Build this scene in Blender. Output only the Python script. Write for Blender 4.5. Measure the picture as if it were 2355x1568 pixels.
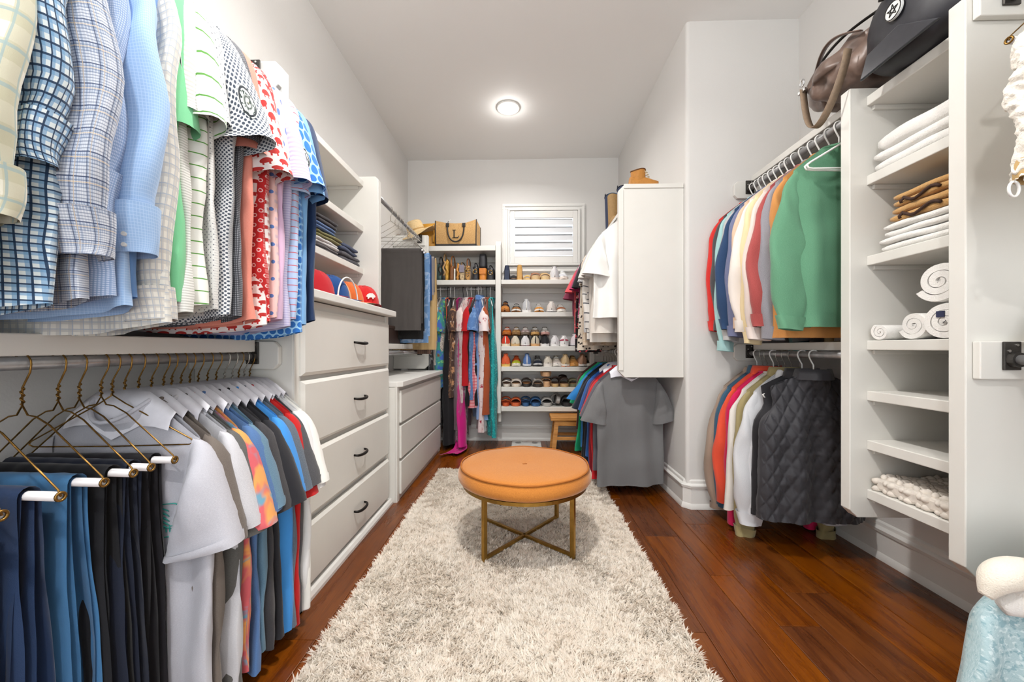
import bpy, bmesh, math, random
import numpy as np
from mathutils import Vector, Matrix, noise

random.seed(7)
for o in list(bpy.data.objects):
    bpy.data.objects.remove(o)
SC = bpy.context.scene
COL = SC.collection
PI = math.pi

# ------------------------------------------------------------------ camera, world, light, exposure
FPX, IMG_W = 880.0, 2355.0
cam_d = bpy.data.cameras.new('camera')
cam = bpy.data.objects.new('camera', cam_d)
COL.objects.link(cam)
cam_d.sensor_width = 36.0
cam_d.lens = FPX * 36.0 / IMG_W
cam_d.shift_y = 15.0 / IMG_W
cam_d.clip_start = 0.02
cam.location = (0, 0, 1.007)
cam.rotation_euler = (PI / 2, 0, math.atan(26.5 / FPX))
SC.camera = cam

world = bpy.data.worlds.new('daylight')
SC.world = world
world.use_nodes = True
world.node_tree.nodes['Background'].inputs[0].default_value = (0.93, 0.97, 1.0, 1)
world.node_tree.nodes['Background'].inputs[1].default_value = 2.4

SC.view_settings.view_transform = 'Standard'
SC.view_settings.look = 'None'
SC.view_settings.gamma = 1
SC.view_settings.use_curve_mapping = False
SC.view_settings.exposure = 0.27
SC.cycles.max_bounces = 6
SC.cycles.diffuse_bounces = 4
SC.cycles.glossy_bounces = 2
SC.cycles.transmission_bounces = 4
SC.cycles.transparent_max_bounces = 10
SC.cycles.caustics_reflective = False
SC.cycles.caustics_refractive = False
SC.cycles.use_adaptive_sampling = True
SC.cycles.adaptive_threshold = 0.08
SC.cycles.use_denoising = True
CAN_LIGHTS = [(-0.13, 3.255), (-0.13, 1.15), (-0.13, -0.75)]
CAN_POWER = [13.0, 22.0, 16.0]      # downward part of each fixture
CAN_FILL = [2.0, 27.0, 25.0]         # added point fill at each can, brightens upper walls and ceiling

# ------------------------------------------------------------------ helpers
def srgb(h):
    if isinstance(h, str):
        h = h.lstrip('#')
        c = [int(h[i:i + 2], 16) / 255 for i in (0, 2, 4)]
    else:
        c = [v / 255 for v in h]
    return tuple((v / 12.92 if v <= 0.04045 else ((v + 0.055) / 1.055) ** 2.4) for v in c) + (1.0,)


def mkmesh(name, V, F, mat=None, parent=None, uv=None, smooth=True, mats=None, fmat=None):
    me = bpy.data.meshes.new(name)
    me.from_pydata([tuple(v) for v in V], [], F)
    if uv is not None:
        lay = me.uv_layers.new(name='UVMap')
        idx = np.zeros(len(me.loops), dtype=np.int32)
        me.loops.foreach_get('vertex_index', idx)
        lay.data.foreach_set('uv', np.asarray(uv, dtype=np.float32)[idx].ravel())
    if smooth:
        me.polygons.foreach_set('use_smooth', [True] * len(me.polygons))
    if mats:
        for m in mats:
            me.materials.append(m)
        me.polygons.foreach_set('material_index', fmat)
    elif mat:
        me.materials.append(mat)
    me.update()
    o = bpy.data.objects.new(name, me)
    COL.objects.link(o)
    if parent is not None:
        o.parent = parent
    return o


class MB:
    """collects geometry for one mesh object"""
    def __init__(s):
        s.V, s.F, s.U = [], [], []

    def add(s, V, F, U=None):
        b = len(s.V)
        s.V += [tuple(v) for v in V]
        s.U += list(U) if U is not None else [(v[0], v[2]) for v in V]
        s.F += [tuple(i + b for i in f) for f in F]
        return s

    def box(s, x0, x1, y0, y1, z0, z1, b=0.0):
        if b <= 0:
            V = [(x, y, z) for z in (z0, z1) for y in (y0, y1) for x in (x0, x1)]
            return s.add(V, [(0, 2, 3, 1), (4, 5, 7, 6), (0, 1, 5, 4), (2, 6, 7, 3), (0, 4, 6, 2), (1, 3, 7, 5)])
        bm = bmesh.new()
        bmesh.ops.create_cube(bm, size=1)
        for v in bm.verts:
            v.co = ((x0 + x1) / 2 + v.co.x * (x1 - x0), (y0 + y1) / 2 + v.co.y * (y1 - y0), (z0 + z1) / 2 + v.co.z * (z1 - z0))
        bmesh.ops.bevel(bm, geom=bm.edges[:], offset=b, segments=2, affect='EDGES', profile=0.5)
        bm.verts.index_update()
        s.add([v.co[:] for v in bm.verts], [[v.index for v in f.verts] for f in bm.faces])
        bm.free()
        return s

    def prism(s, poly, axis, a, b, bev=0.0):
        """extrude 2D poly along axis ('x': poly is (y,z); 'y': (x,z); 'z': (x,y))"""
        def P(p, t):
            return {'x': (t, p[0], p[1]), 'y': (p[0], t, p[1]), 'z': (p[0], p[1], t)}[axis]
        n = len(poly)
        bm = bmesh.new()
        A = [bm.verts.new(P(p, a)) for p in poly]
        B = [bm.verts.new(P(p, b)) for p in poly]
        bm.faces.new(A)
        bm.faces.new(B[::-1])
        for i in range(n):
            bm.faces.new((A[i], B[i], B[(i + 1) % n], A[(i + 1) % n]))
        bmesh.ops.recalc_face_normals(bm, faces=bm.faces)
        if bev > 0:
            bmesh.ops.bevel(bm, geom=bm.edges[:], offset=bev, segments=2, affect='EDGES', profile=0.5)
        bm.verts.index_update()
        s.add([v.co[:] for v in bm.verts], [[v.index for v in f.verts] for f in bm.faces])
        bm.free()
        return s

    def tube(s, path, r, n=8, caps=True, closed=False, up=None):
        P = [Vector(p) for p in path]
        m = len(P)
        R = r if isinstance(r, (list, tuple)) else [r] * m
        rings = []
        prev = None
        for i in range(m):
            if closed:
                t = P[(i + 1) % m] - P[i - 1]
            else:
                t = P[min(i + 1, m - 1)] - P[max(i - 1, 0)]
            if t.length < 1e-9:
                t = Vector((0, 0, 1))
            t.normalize()
            if prev is None:
                ref = Vector(up) if up else (Vector((0, 0, 1)) if abs(t.z) < 0.9 else Vector((1, 0, 0)))
                u = (ref - t * ref.dot(t)).normalized()
            else:
                u = (prev - t * prev.dot(t))
                u = u.normalized() if u.length > 1e-6 else prev
            prev = u
            w = t.cross(u)
            rings.append([P[i] + (u * math.cos(2 * PI * k / n) + w * math.sin(2 * PI * k / n)) * R[i] for k in range(n)])
        return s.loft(rings, cap=caps and not closed, wrap=closed)

    def ribbon(s, path, w, th, wdir):
        """flat strap along path, width w along wdir, thickness th"""
        P = [Vector(p) for p in path]
        wd = Vector(wdir).normalized()
        rings = []
        for i in range(len(P)):
            t = (P[min(i + 1, len(P) - 1)] - P[max(i - 1, 0)]).normalized()
            nn = t.cross(wd).normalized()
            rings.append([P[i] + wd * w / 2 + nn * th / 2, P[i] + wd * w / 2 - nn * th / 2,
                          P[i] - wd * w / 2 - nn * th / 2, P[i] - wd * w / 2 + nn * th / 2])
        return s.loft(rings, cap=True)

    def loft(s, rings, cap=False, wrap=False, closed=True, uv=None):
        b = len(s.V)
        n = len(rings[0])
        m = len(rings)
        for i, rg in enumerate(rings):
            for j, p in enumerate(rg):
                s.V.append(tuple(p))
                s.U.append(uv[i][j] if uv else (p[0], p[2]))
        for i in range(m if wrap else m - 1):
            for j in range(n if closed else n - 1):
                a, c = b + i * n + j, b + i * n + (j + 1) % n
                d, e = b + ((i + 1) % m) * n + (j + 1) % n, b + ((i + 1) % m) * n + j
                s.F.append((a, c, d, e))
        if cap:
            s.F.append(tuple(b + j for j in range(n))[::-1])
            s.F.append(tuple(b + (m - 1) * n + j for j in range(n)))
        return s

    def lathe(s, prof, n=32, c=(0, 0, 0), sx=1, sy=1):
        rings = [[(c[0] + r * sx * math.cos(2 * PI * k / n), c[1] + r * sy * math.sin(2 * PI * k / n), c[2] + z) for k in range(n)] for r, z in prof]
        return s.loft(rings, cap=True)

    def ellipsoid(s, c, r, n=14, m=9):
        rings = []
        for i in range(m):
            a = -PI / 2 + PI * (i + 0.02) / (m - 1 + 0.04)
            rings.append([(c[0] + r[0] * math.cos(a) * math.cos(2 * PI * k / n), c[1] + r[1] * math.cos(a) * math.sin(2 * PI * k / n), c[2] + r[2] * math.sin(a)) for k in range(n)])
        return s.loft(rings, cap=True)

    def xf(s, M):
        s.V = [tuple(M @ Vector(v)) for v in s.V]
        return s

    def build(s, name, mat, parent=None, smooth=False, loc=None):
        o = mkmesh(name, s.V, s.F, mat, parent, s.U, smooth)
        if loc is not None:
            o.location = loc
        return o


def sm_angle(o, deg=40):
    """smooth shading with sharp edges above an angle"""
    me = o.data
    bm = bmesh.new()
    bm.from_mesh(me)
    for f in bm.faces:
        f.smooth = True
    for e in bm.edges:
        e.smooth = not (len(e.link_faces) == 2 and e.calc_face_angle(0) > math.radians(deg))
    bm.to_mesh(me)
    bm.free()
    return o


def thing(name, label, cat, loc=(0, 0, 0), rotz=0.0, group=None):
    o = bpy.data.objects.new(name, None)
    o.empty_display_size = 0.05
    COL.objects.link(o)
    o.location = loc
    o.rotation_euler = (0, 0, rotz)
    return tag(o, label, cat, group)


def tag(o, label, cat, group=None, kind=None):
    o['label'] = label
    o['category'] = cat
    if group:
        o['group'] = group
    if kind:
        o['kind'] = kind
    return o


def struct(o, label=None):
    o['kind'] = 'structure'
    if label:
        o['label'] = label
    return o


def lerp(a, b, t):
    return a + (b - a) * t


def sstep(a, b, x):
    t = max(0.0, min(1.0, (x - a) / (b - a)))
    return t * t * (3 - 2 * t)


def nz(x, y, z):
    return noise.noise(Vector((x, y, z)))


# ------------------------------------------------------------------ materials
MATS = {}


class NT:
    def __init__(s, name):
        s.mat = bpy.data.materials.new(name)
        s.mat.use_nodes = True
        s.t = s.mat.node_tree
        s.b = s.t.nodes['Principled BSDF']

    def n(s, typ, **kw):
        nd = s.t.nodes.new(typ)
        for k, v in kw.items():
            setattr(nd, k, v)
        return nd

    def put(s, sock, v):
        if isinstance(v, bpy.types.NodeSocket):
            s.t.links.new(v, sock)
        else:
            sock.default_value = v

    def m(s, op, a, b=0.0, c=None):
        nd = s.n('ShaderNodeMath', operation=op)
        s.put(nd.inputs[0], a)
        s.put(nd.inputs[1], b)
        if c is not None:
            s.put(nd.inputs[2], c)
        return nd.outputs[0]

    def mix(s, f, a, b, blend='MIX'):
        nd = s.n('ShaderNodeMix', data_type='RGBA', blend_type=blend)
        s.put(nd.inputs[0], f)
        s.put(nd.inputs[6], a)
        s.put(nd.inputs[7], b)
        return nd.outputs[2]

    def coord(s, kind='UV'):
        return s.n('ShaderNodeTexCoord').outputs[kind]

    def mapping(s, vec, scale=(1, 1, 1), loc=(0, 0, 0), rot=(0, 0, 0)):
        nd = s.n('ShaderNodeMapping')
        s.t.links.new(vec, nd.inputs[0])
        nd.inputs[1].default_value = loc
        nd.inputs[2].default_value = rot
        nd.inputs[3].default_value = scale
        return nd.outputs[0]

    def noise(s, vec, scale=5.0, detail=2.0, rough=0.5, dist=0.0):
        nd = s.n('ShaderNodeTexNoise')
        s.t.links.new(vec, nd.inputs['Vector'])
        nd.inputs['Scale'].default_value = scale
        nd.inputs['Detail'].default_value = detail
        nd.inputs['Roughness'].default_value = rough
        nd.inputs['Distortion'].default_value = dist
        return nd.outputs[0]

    def voro(s, vec, scale=5.0, rnd=1.0, feature='F1', out='Distance'):
        nd = s.n('ShaderNodeTexVoronoi', feature=feature)
        s.t.links.new(vec, nd.inputs['Vector'])
        nd.inputs['Scale'].default_value = scale
        nd.inputs['Randomness'].default_value = rnd
        return nd.outputs[out]

    def ramp(s, f, stops):
        nd = s.n('ShaderNodeValToRGB')
        s.put(nd.inputs[0], f)
        el = nd.color_ramp.elements
        while len(el) < len(stops):
            el.new(0.5)
        for e, (p, c) in zip(el, stops):
            e.position = p
            e.color = c
        return nd.outputs[0]

    def bump(s, h, strength=0.2, dist=0.01):
        nd = s.n('ShaderNodeBump')
        nd.inputs['Strength'].default_value = strength
        nd.inputs['Distance'].default_value = dist
        s.put(nd.inputs['Height'], h)
        s.t.links.new(nd.outputs[0], s.b.inputs['Normal'])

    def fin(s, col=None, rough=0.5, metal=0.0, **kw):
        if col is not None:
            s.put(s.b.inputs['Base Color'], col)
        s.put(s.b.inputs['Roughness'], rough)
        s.b.inputs['Metallic'].default_value = metal
        for k, v in kw.items():
            s.put(s.b.inputs[k.replace('_', ' ')], v)
        return s.mat


def simple(name, col, rough=0.5, metal=0.0, var=0.04, scale=30.0, bump=0.0, **kw):
    """procedural material: base colour with faint noise variation"""
    if name in MATS:
        return MATS[name]
    t = NT(name)
    c = srgb(col)
    v = t.coord('Object')
    f = t.noise(v, scale, 3)
    d = tuple(x * (1 - var * 2) for x in c[:3]) + (1,)
    l = tuple(min(1, x * (1 + var)) for x in c[:3]) + (1,)
    out = t.ramp(f, [(0.3, d), (0.7, l)])
    if bump:
        t.bump(f, bump, 0.004)
    MATS[name] = t.fin(out, rough, metal, **kw)
    return MATS[name]


def fabric(name, base, layers=(), heather=0.0, rough=0.9, sheen=0.15, bumpy=0.25, hcol=None, weave=900.0):
    """cloth; layers overlay stripes / dots / blobs on metric UVs
       ('u'|'v', period, width, offset, colour, alpha) bands; ('dot', period, radius, aspect, colour); ('blob', scale, thresh, colour)"""
    if name in MATS:
        return MATS[name]
    t = NT(name)
    uv = t.coord('UV')
    sep = t.n('ShaderNodeSeparateXYZ')
    t.t.links.new(uv, sep.inputs[0])
    U, V = sep.outputs[0], sep.outputs[1]
    c = srgb(base)
    big = t.noise(uv, 14.0, 2)
    col = t.mix(big, tuple(x * 0.93 for x in c[:3]) + (1,), c)
    if heather:
        h = t.noise(t.mapping(uv, (260, 900, 1)), 1.0, 3, 0.7)
        h = t.m('MULTIPLY', t.m('SUBTRACT', h, 0.42), 3.2)
        nd = t.n('ShaderNodeClamp')
        t.put(nd.inputs[0], h)
        hc = srgb(hcol) if hcol else tuple(min(1, x * 1.9 + 0.06) for x in c[:3]) + (1,)
        col = t.mix(t.m('MULTIPLY', nd.outputs[0], heather), col, hc)
    for L in layers:
        k = L[0]
        if k in ('u', 'v'):
            _, per, wid, off, cc, al = L
            x = U if k == 'u' else V
            f = t.m('FRACT', t.m('DIVIDE', t.m('ADD', x, 20.0 + off), per))
            msk = t.m('LESS_THAN', f, wid / per)
            col = t.mix(t.m('MULTIPLY', msk, al), col, srgb(cc))
        elif k == 'dot':
            _, per, rad, asp, cc = L
            msk = None
            for ox, oy in ((0, 0), (0.5, 0.5)):
                fu = t.m('SUBTRACT', t.m('FRACT', t.m('ADD', t.m('DIVIDE', U, per), 50 + ox)), 0.5)
                fv = t.m('SUBTRACT', t.m('FRACT', t.m('ADD', t.m('DIVIDE', V, per * asp), 50 + oy)), 0.5)
                fv = t.m('MULTIPLY', fv, asp)
                d = t.m('SQRT', t.m('ADD', t.m('MULTIPLY', fu, fu), t.m('MULTIPLY', fv, fv)))
                k2 = t.m('LESS_THAN', d, rad / per)
                msk = k2 if msk is None else t.m('MAXIMUM', msk, k2)
            col = t.mix(msk, col, srgb(cc))
        elif k == 'hog':
            _, per, cc = L
            msk = None
            for ox, oy in ((0, 0), (0.5, 0.5)):
                fu = t.m('SUBTRACT', t.m('FRACT', t.m('ADD', t.m('DIVIDE', U, per), 50 + ox)), 0.5)
                fv = t.m('SUBTRACT', t.m('FRACT', t.m('ADD', t.m('DIVIDE', V, per * 0.9), 50 + oy)), 0.5)
                e = t.m('ADD', t.m('POWER', t.m('ABSOLUTE', t.m('DIVIDE', fu, 0.33)), 2.0), t.m('POWER', t.m('ABSOLUTE', t.m('DIVIDE', fv, 0.15)), 2.0))
                body = t.m('LESS_THAN', e, 1.0)
                l1 = t.m('MULTIPLY', t.m('LESS_THAN', t.m('ABSOLUTE', t.m('SUBTRACT', t.m('ABSOLUTE', fu), 0.17)), 0.05),
                         t.m('LESS_THAN', t.m('ABSOLUTE', t.m('ADD', fv, 0.14)), 0.12))
                k2 = t.m('MAXIMUM', body, l1)
                msk = k2 if msk is None else t.m('MAXIMUM', msk, k2)
            col = t.mix(msk, col, srgb(cc))
        elif k == 'blob':
            _, sc, th, cc = L
            d = t.voro(uv, sc)
            col = t.mix(t.m('LESS_THAN', d, th), col, srgb(cc))
        elif k == 'noise':
            _, sc, th, cc = L
            f = t.noise(t.mapping(uv, (1, 1, 1), (sc * 0.37, th * 9, 0)), sc, 3, 0.55, 0.4)
            f = t.m('MULTIPLY', t.m('SUBTRACT', f, th), 14.0)
            nd = t.n('ShaderNodeClamp')
            t.put(nd.inputs[0], f)
            col = t.mix(nd.outputs[0], col, srgb(cc))
    if bumpy:
        w = t.noise(uv, weave, 2, 0.6)
        w2 = t.noise(t.mapping(uv, (30, 12, 1)), 1.0, 3)
        t.bump(t.m('ADD', t.m('MULTIPLY', w, 0.25), w2), bumpy, 0.004)
    MATS[name] = t.fin(col, rough, Sheen_Weight=sheen, Sheen_Roughness=0.5, Specular_IOR_Level=0.25)
    return MATS[name]


def wall_mat(name, col, strength=0.12, rough=0.75):
    t = NT(name)
    v = t.coord('Object')
    f = t.noise(v, 130.0, 2, 0.5)
    g = t.noise(v, 1.3, 2)
    c = srgb(col)
    out = t.mix(g, tuple(x * 0.97 for x in c[:3]) + (1,), c)
    t.bump(f, strength, 0.004)
    return t.fin(out, rough)


M_WALL = wall_mat('wall_paint_grey', '#d9d7d4')
M_CEIL = wall_mat('ceiling_paint', '#f3f2f0', 0.08)
M_TRIM = simple('trim_white', '#e3e2de', 0.42, var=0.012, scale=6)
M_CAB = simple('cabinet_white', '#dedcd6', 0.42, var=0.012, scale=5)
M_CABD = simple('drawer_white', '#dddbd5', 0.4, var=0.012, scale=5)
M_ROD = simple('rod_pewter', '#b2b2b3', 0.35, 0.55, var=0.1, scale=40)
M_BRK = simple('bracket_iron', '#4a4744', 0.45, 0.7, var=0.15, scale=60)
M_BLACKM = simple('black_iron', '#201d1b', 0.4, 0.6, var=0.15, scale=80)
M_SCREW = simple('screw_steel', '#d5d5d3', 0.3, 1.0)
M_BRASSW = simple('brass_wire', '#8d6a35', 0.35, 0.9, var=0.25, scale=50)
M_STEELW = simple('steel_wire', '#b9b4ab', 0.3, 0.9, var=0.1, scale=50)
M_PLASTW = simple('plastic_white', '#f2f1ee', 0.35, var=0.01)
M_PLASTB = simple('plastic_black', '#1c1b1b', 0.4, var=0.05)
M_PAPER = simple('paper_cape', '#e3e2ea', 0.75, var=0.02, scale=60, bump=0.05)
M_CARD = simple('cardboard_tube', '#eceaec', 0.6, var=0.02)
M_GOLD = simple('gold_metal', '#a8823f', 0.3, 0.95, var=0.08, scale=40)
M_CHROME = simple('chrome', '#cfcfcf', 0.2, 1.0, var=0.03)
M_WOODL = None

# ------------------------------------------------------------------ setting: room shell
XL, XR, XB, YB, YF, ZC = -1.265, 1.71, 1.02, 4.15, 2.43, 3.05   # left wall, right wall, bump-out face, back wall, bump-out front, ceiling
YN = -1.7                                                         # wall behind the camera


def plank_material():
    t = NT('hardwood_plank')
    ob = t.n('ShaderNodeObjectInfo').outputs['Random']
    v = t.coord('Object')
    off = t.n('ShaderNodeCombineXYZ')
    t.put(off.inputs[0], t.m('MULTIPLY', ob, 37.0))
    t.put(off.inputs[1], t.m('MULTIPLY', ob, 91.0))
    add = t.n('ShaderNodeVectorMath', operation='ADD')
    t.t.links.new(v, add.inputs[0])
    t.t.links.new(off.outputs[0], add.inputs[1])
    p = add.outputs[0]
    g1 = t.noise(t.mapping(p, (22, 1.6, 20)), 1.0, 5, 0.6, 0.9)
    g2 = t.noise(t.mapping(p, (230, 9, 60)), 1.0, 3, 0.6)
    g3 = t.noise(t.mapping(p, (5, 1.1, 5)), 1.0, 3, 0.5, 1.2)
    f = t.m('ADD', t.m('MULTIPLY', g1, 0.45), t.m('ADD', t.m('MULTIPLY', g2, 0.35), t.m('MULTIPLY', g3, 0.3)))
    col = t.ramp(f, [(0.34, srgb('#38190a')), (0.46, srgb('#5b2d10')), (0.6, srgb('#763f16')), (0.78, srgb('#8f5522'))])
    hue = t.n('ShaderNodeHueSaturation')
    t.put(hue.inputs['Value'], t.m('ADD', 0.72, t.m('MULTIPLY', ob, 0.45)))
    t.put(hue.inputs['Saturation'], t.m('ADD', 0.98, t.m('MULTIPLY', ob, 0.14)))
    t.t.links.new(col, hue.inputs['Color'])
    t.bump(t.m('ADD', g1, t.m('MULTIPLY', g2, 0.6)), 0.12, 0.003)
    return t.fin(hue.outputs[0], t.m('ADD', 0.2, t.m('MULTIPLY', g1, 0.16)), Specular_IOR_Level=0.5)


M_PLANK = plank_material()
M_SUB = simple('subfloor_dark', '#1a0d06', 0.8)

fl = struct(MB().box(XL - 0.1, XR + 0.1, YN - 0.1, YB + 0.1, -0.12, -0.016).build('floor', M_SUB), 'dark glossy hardwood plank floor')
rp = random.Random(3)
plank_meshes = {}
row = 0
x = XL - 0.03
while x < XR:
    PW = rp.choice((0.1, 0.15, 0.15, 0.18))
    y = YN - rp.uniform(0.1, 0.9)
    while y < YB:
        ln = rp.choice((0.8, 1.0, 1.2, 1.45))
        y1 = y + ln
        if y1 > -0.2:
            key = (PW, ln)
            if key not in plank_meshes:
                o = MB().box(-PW / 2 + 0.0007, PW / 2 - 0.0007, 0.0007, ln - 0.0007, -0.016, 0.0, 0.0022).build('plank', M_PLANK, fl)
                plank_meshes[key] = o.data
            else:
                o = bpy.data.objects.new('plank', plank_meshes[key])
                COL.objects.link(o)
                o.parent = fl
            o.location = (x + PW / 2, y, rp.uniform(-0.0006, 0.0))
        y = y1
    x += PW
    row += 1

struct(MB().box(XL - 0.1, XL, YN, YB + 0.1, -0.02, ZC).build('wall_left', M_WALL), 'light grey wall behind the shirt rods')
wb = MB()
WX0, WX1, WZ0, WZ1 = -0.15, 0.585, 1.90, 2.475
wb.box(XL - 0.1, WX0, YB, YB + 0.12, -0.02, ZC)
wb.box(WX1, XR + 0.1, YB, YB + 0.12, -0.02, ZC)
wb.box(WX0, WX1, YB, YB + 0.12, -0.02, WZ0)
wb.box(WX0, WX1, YB, YB + 0.12, WZ1, ZC)
struct(wb.build('wall_back', M_WALL), 'light grey end wall with the small window')
struct(MB().box(XR, XR + 0.1, YN, YF, -0.02, ZC).build('wall_right', M_WALL), 'light grey wall behind the towel cabinet')
# bump-out with a bullnose corner
r = 0.022
pl = [(XR + 0.1, YF), (XR + 0.1, YB + 0.05), (XB, YB + 0.05)]
pl += [(XB + r - r * math.cos(a), YF + r - r * math.sin(a)) for a in [PI / 2 * k / 6 for k in range(7)]]
o = struct(MB().prism(pl, 'z', -0.02, ZC).build('wall_right_rear', M_WALL), 'light grey projecting wall with a rounded corner')
sm_angle(o, 25)
struct(MB().box(XL - 0.1, XR + 0.1, YN - 0.1, YB + 0.1, ZC, ZC + 0.1).build('ceiling', M_CEIL), 'flat pale grey ceiling')
wf = MB()
wf.box(XL - 0.1, -1.1, YN - 0.1, YN, -0.02, ZC)
wf.box(1.5, XR + 0.1, YN - 0.1, YN, -0.02, ZC)
wf.box(-1.1, 1.5, YN - 0.1, YN, 2.72, ZC)  # opening made wide and tall so more outside light reaches the ceiling
struct(wf.build('wall_front', M_WALL), 'light grey wall with an entrance opening widened for light')

# ------------------------------------------------------------------ baseboards
BB = [(0, 0), (0.022, 0), (0.022, 0.012), (0.016, 0.03), (0.013, 0.034), (0.013, 0.125), (0.02, 0.13), (0.024, 0.145), (0.02, 0.152), (0.011, 0.158), (0.009, 0.172), (0.004, 0.178), (0, 0.18)]


def baseboard(name, path, label):
    """path of floor points; wall lies to the left of the walking direction, board grows to the right"""
    rings = []
    for i, p in enumerate(path):
        p = Vector((p[0], p[1]))
        ds = []
        if i > 0:
            ds.append((p - Vector(path[i - 1][:2])).normalized())
        if i < len(path) - 1:
            ds.append((Vector(path[i + 1][:2]) - p).normalized())
        ns = [Vector((d.y, -d.x)) for d in ds]
        n = sum(ns, Vector((0, 0)))
        n = n / (n.length ** 2) * (len(ns)) if len(ns) == 1 else n / (1 + ns[0].dot(ns[1]))
        rings.append([(p.x + n.x * a, p.y + n.y * a, z) for a, z in BB])
    o = MB().loft(rings, closed=True, cap=True).build(name, M_TRIM)
    sm_angle(o, 30)
    return struct(o, label)


baseboard('baseboard_back', [(XL, YB), (XB, YB)], 'white baseboard along the end wall')
c = 0.03
baseboard('baseboard_right', [(XB, YB), (XB, YF + c), (XB + c, YF), (XR, YF), (XR, YN)], 'white stepped baseboard around the projecting wall')
baseboard('baseboard_left', [(XL, YN), (XL, 1.40)], 'white baseboard under the shirt rods')

# ------------------------------------------------------------------ window with plantation shutter
M_SLAT = simple('shutter_slat', '#fbfbf9', 0.5, var=0.005, Transmission_Weight=0.0)
wx0, wx1, wz0, wz1 = -0.23, 0.665, 1.815, 2.56


def frame_ring(mb, x0, x1, z0, z1, w, y0, y1, b=0.003):
    mb.box(x0, x1, y0, y1, z1 - w, z1, b)
    mb.box(x0, x1, y0, y1, z0, z0 + w, b)
    mb.box(x0, x0 + w, y0, y1, z0 + w, z1 - w, b)
    mb.box(x1 - w, x1, y0, y1, z0 + w, z1 - w, b)


win = MB()
frame_ring(win, wx0, wx1, wz0, wz1, 0.06, YB - 0.018, YB)
wo = struct(win.build('window_1', M_TRIM), 'small shuttered window in the end wall')
t2 = MB()
frame_ring(t2, wx0 + 0.012, wx1 - 0.012, wz0 + 0.012, wz1 - 0.012, 0.022, YB - 0.03, YB - 0.018)
t2.build('casing_bead', M_TRIM, wo)
t3 = MB()
frame_ring(t3, wx0 + 0.062, wx1 - 0.062, wz0 + 0.072, wz1 - 0.062, 0.022, YB - 0.05, YB - 0.002)
t3.build('shutter_frame', M_TRIM, wo)
sx0, sx1, sz0, sz1 = wx0 + 0.086, wx1 - 0.086, wz0 + 0.097, wz1 - 0.087
MB().box(sx0, sx0 + 0.05, YB - 0.042, YB - 0.014, sz0, sz1, 0.003).build('stile', M_TRIM, wo)
MB().box(sx1 - 0.05, sx1, YB - 0.042, YB - 0.014, sz0, sz1, 0.003).build('stile', M_TRIM, wo)
MB().box(sx0 + 0.05, sx1 - 0.05, YB - 0.04, YB - 0.016, sz1 - 0.075, sz1, 0.003).build('rail', M_TRIM, wo)
MB().box(sx0 + 0.05, sx1 - 0.05, YB - 0.04, YB - 0.016, sz0, sz0 + 0.075, 0.003).build('rail', M_TRIM, wo)
nsl = 5
zz0, zz1 = sz0 + 0.075, sz1 - 0.075
t = NT('shutter_louver')
M_LOUV = t.fin(srgb('#dfe1e4'), 0.6)
tr = t.n('ShaderNodeBsdfTranslucent')
tr.inputs[0].default_value = (0.9, 0.93, 1, 1)
mx = t.n('ShaderNodeMixShader')
mx.inputs[0].default_value = 0.04
t.t.links.new(t.b.outputs[0], mx.inputs[1])
t.t.links.new(tr.outputs[0], mx.inputs[2])
t.t.links.new(mx.outputs[0], t.t.nodes['Material Output'].inputs[0])
for i in range(nsl):
    zc = zz0 + (i + 0.5) * (zz1 - zz0) / nsl
    hh = (zz1 - zz0) / nsl * 0.5
    prof = []
    for k in range(12):
        a = 2 * PI * k / 12
        px, pz = 0.0055 * math.sin(a), (hh + 0.003) * math.cos(a)
        ca, sa = math.cos(0.5), math.sin(0.5)
        prof.append((YB - 0.028 + px * ca + pz * sa * 0.9, zc + pz * 1.0 * ca + 0.28 * 0 + px * sa))
    s = MB().prism(prof, 'x', sx0 + 0.052, sx1 - 0.052).build('slat', M_LOUV, wo)
    sm_angle(s, 50)
for zz in (sz0 + 0.06, sz1 - 0.06):
    MB().box(sx0 - 0.006, sx0 + 0.002, YB - 0.046, YB - 0.04, zz, zz + 0.035, 0.001).build('hinge', M_TRIM, wo)
MB().box(WX0, WX1, YB + 0.07, YB + 0.076, WZ0, WZ1).build('pane', simple('window_glass', '#eef4ff', 0.05, Transmission_Weight=1.0, IOR=1.02), wo)

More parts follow.
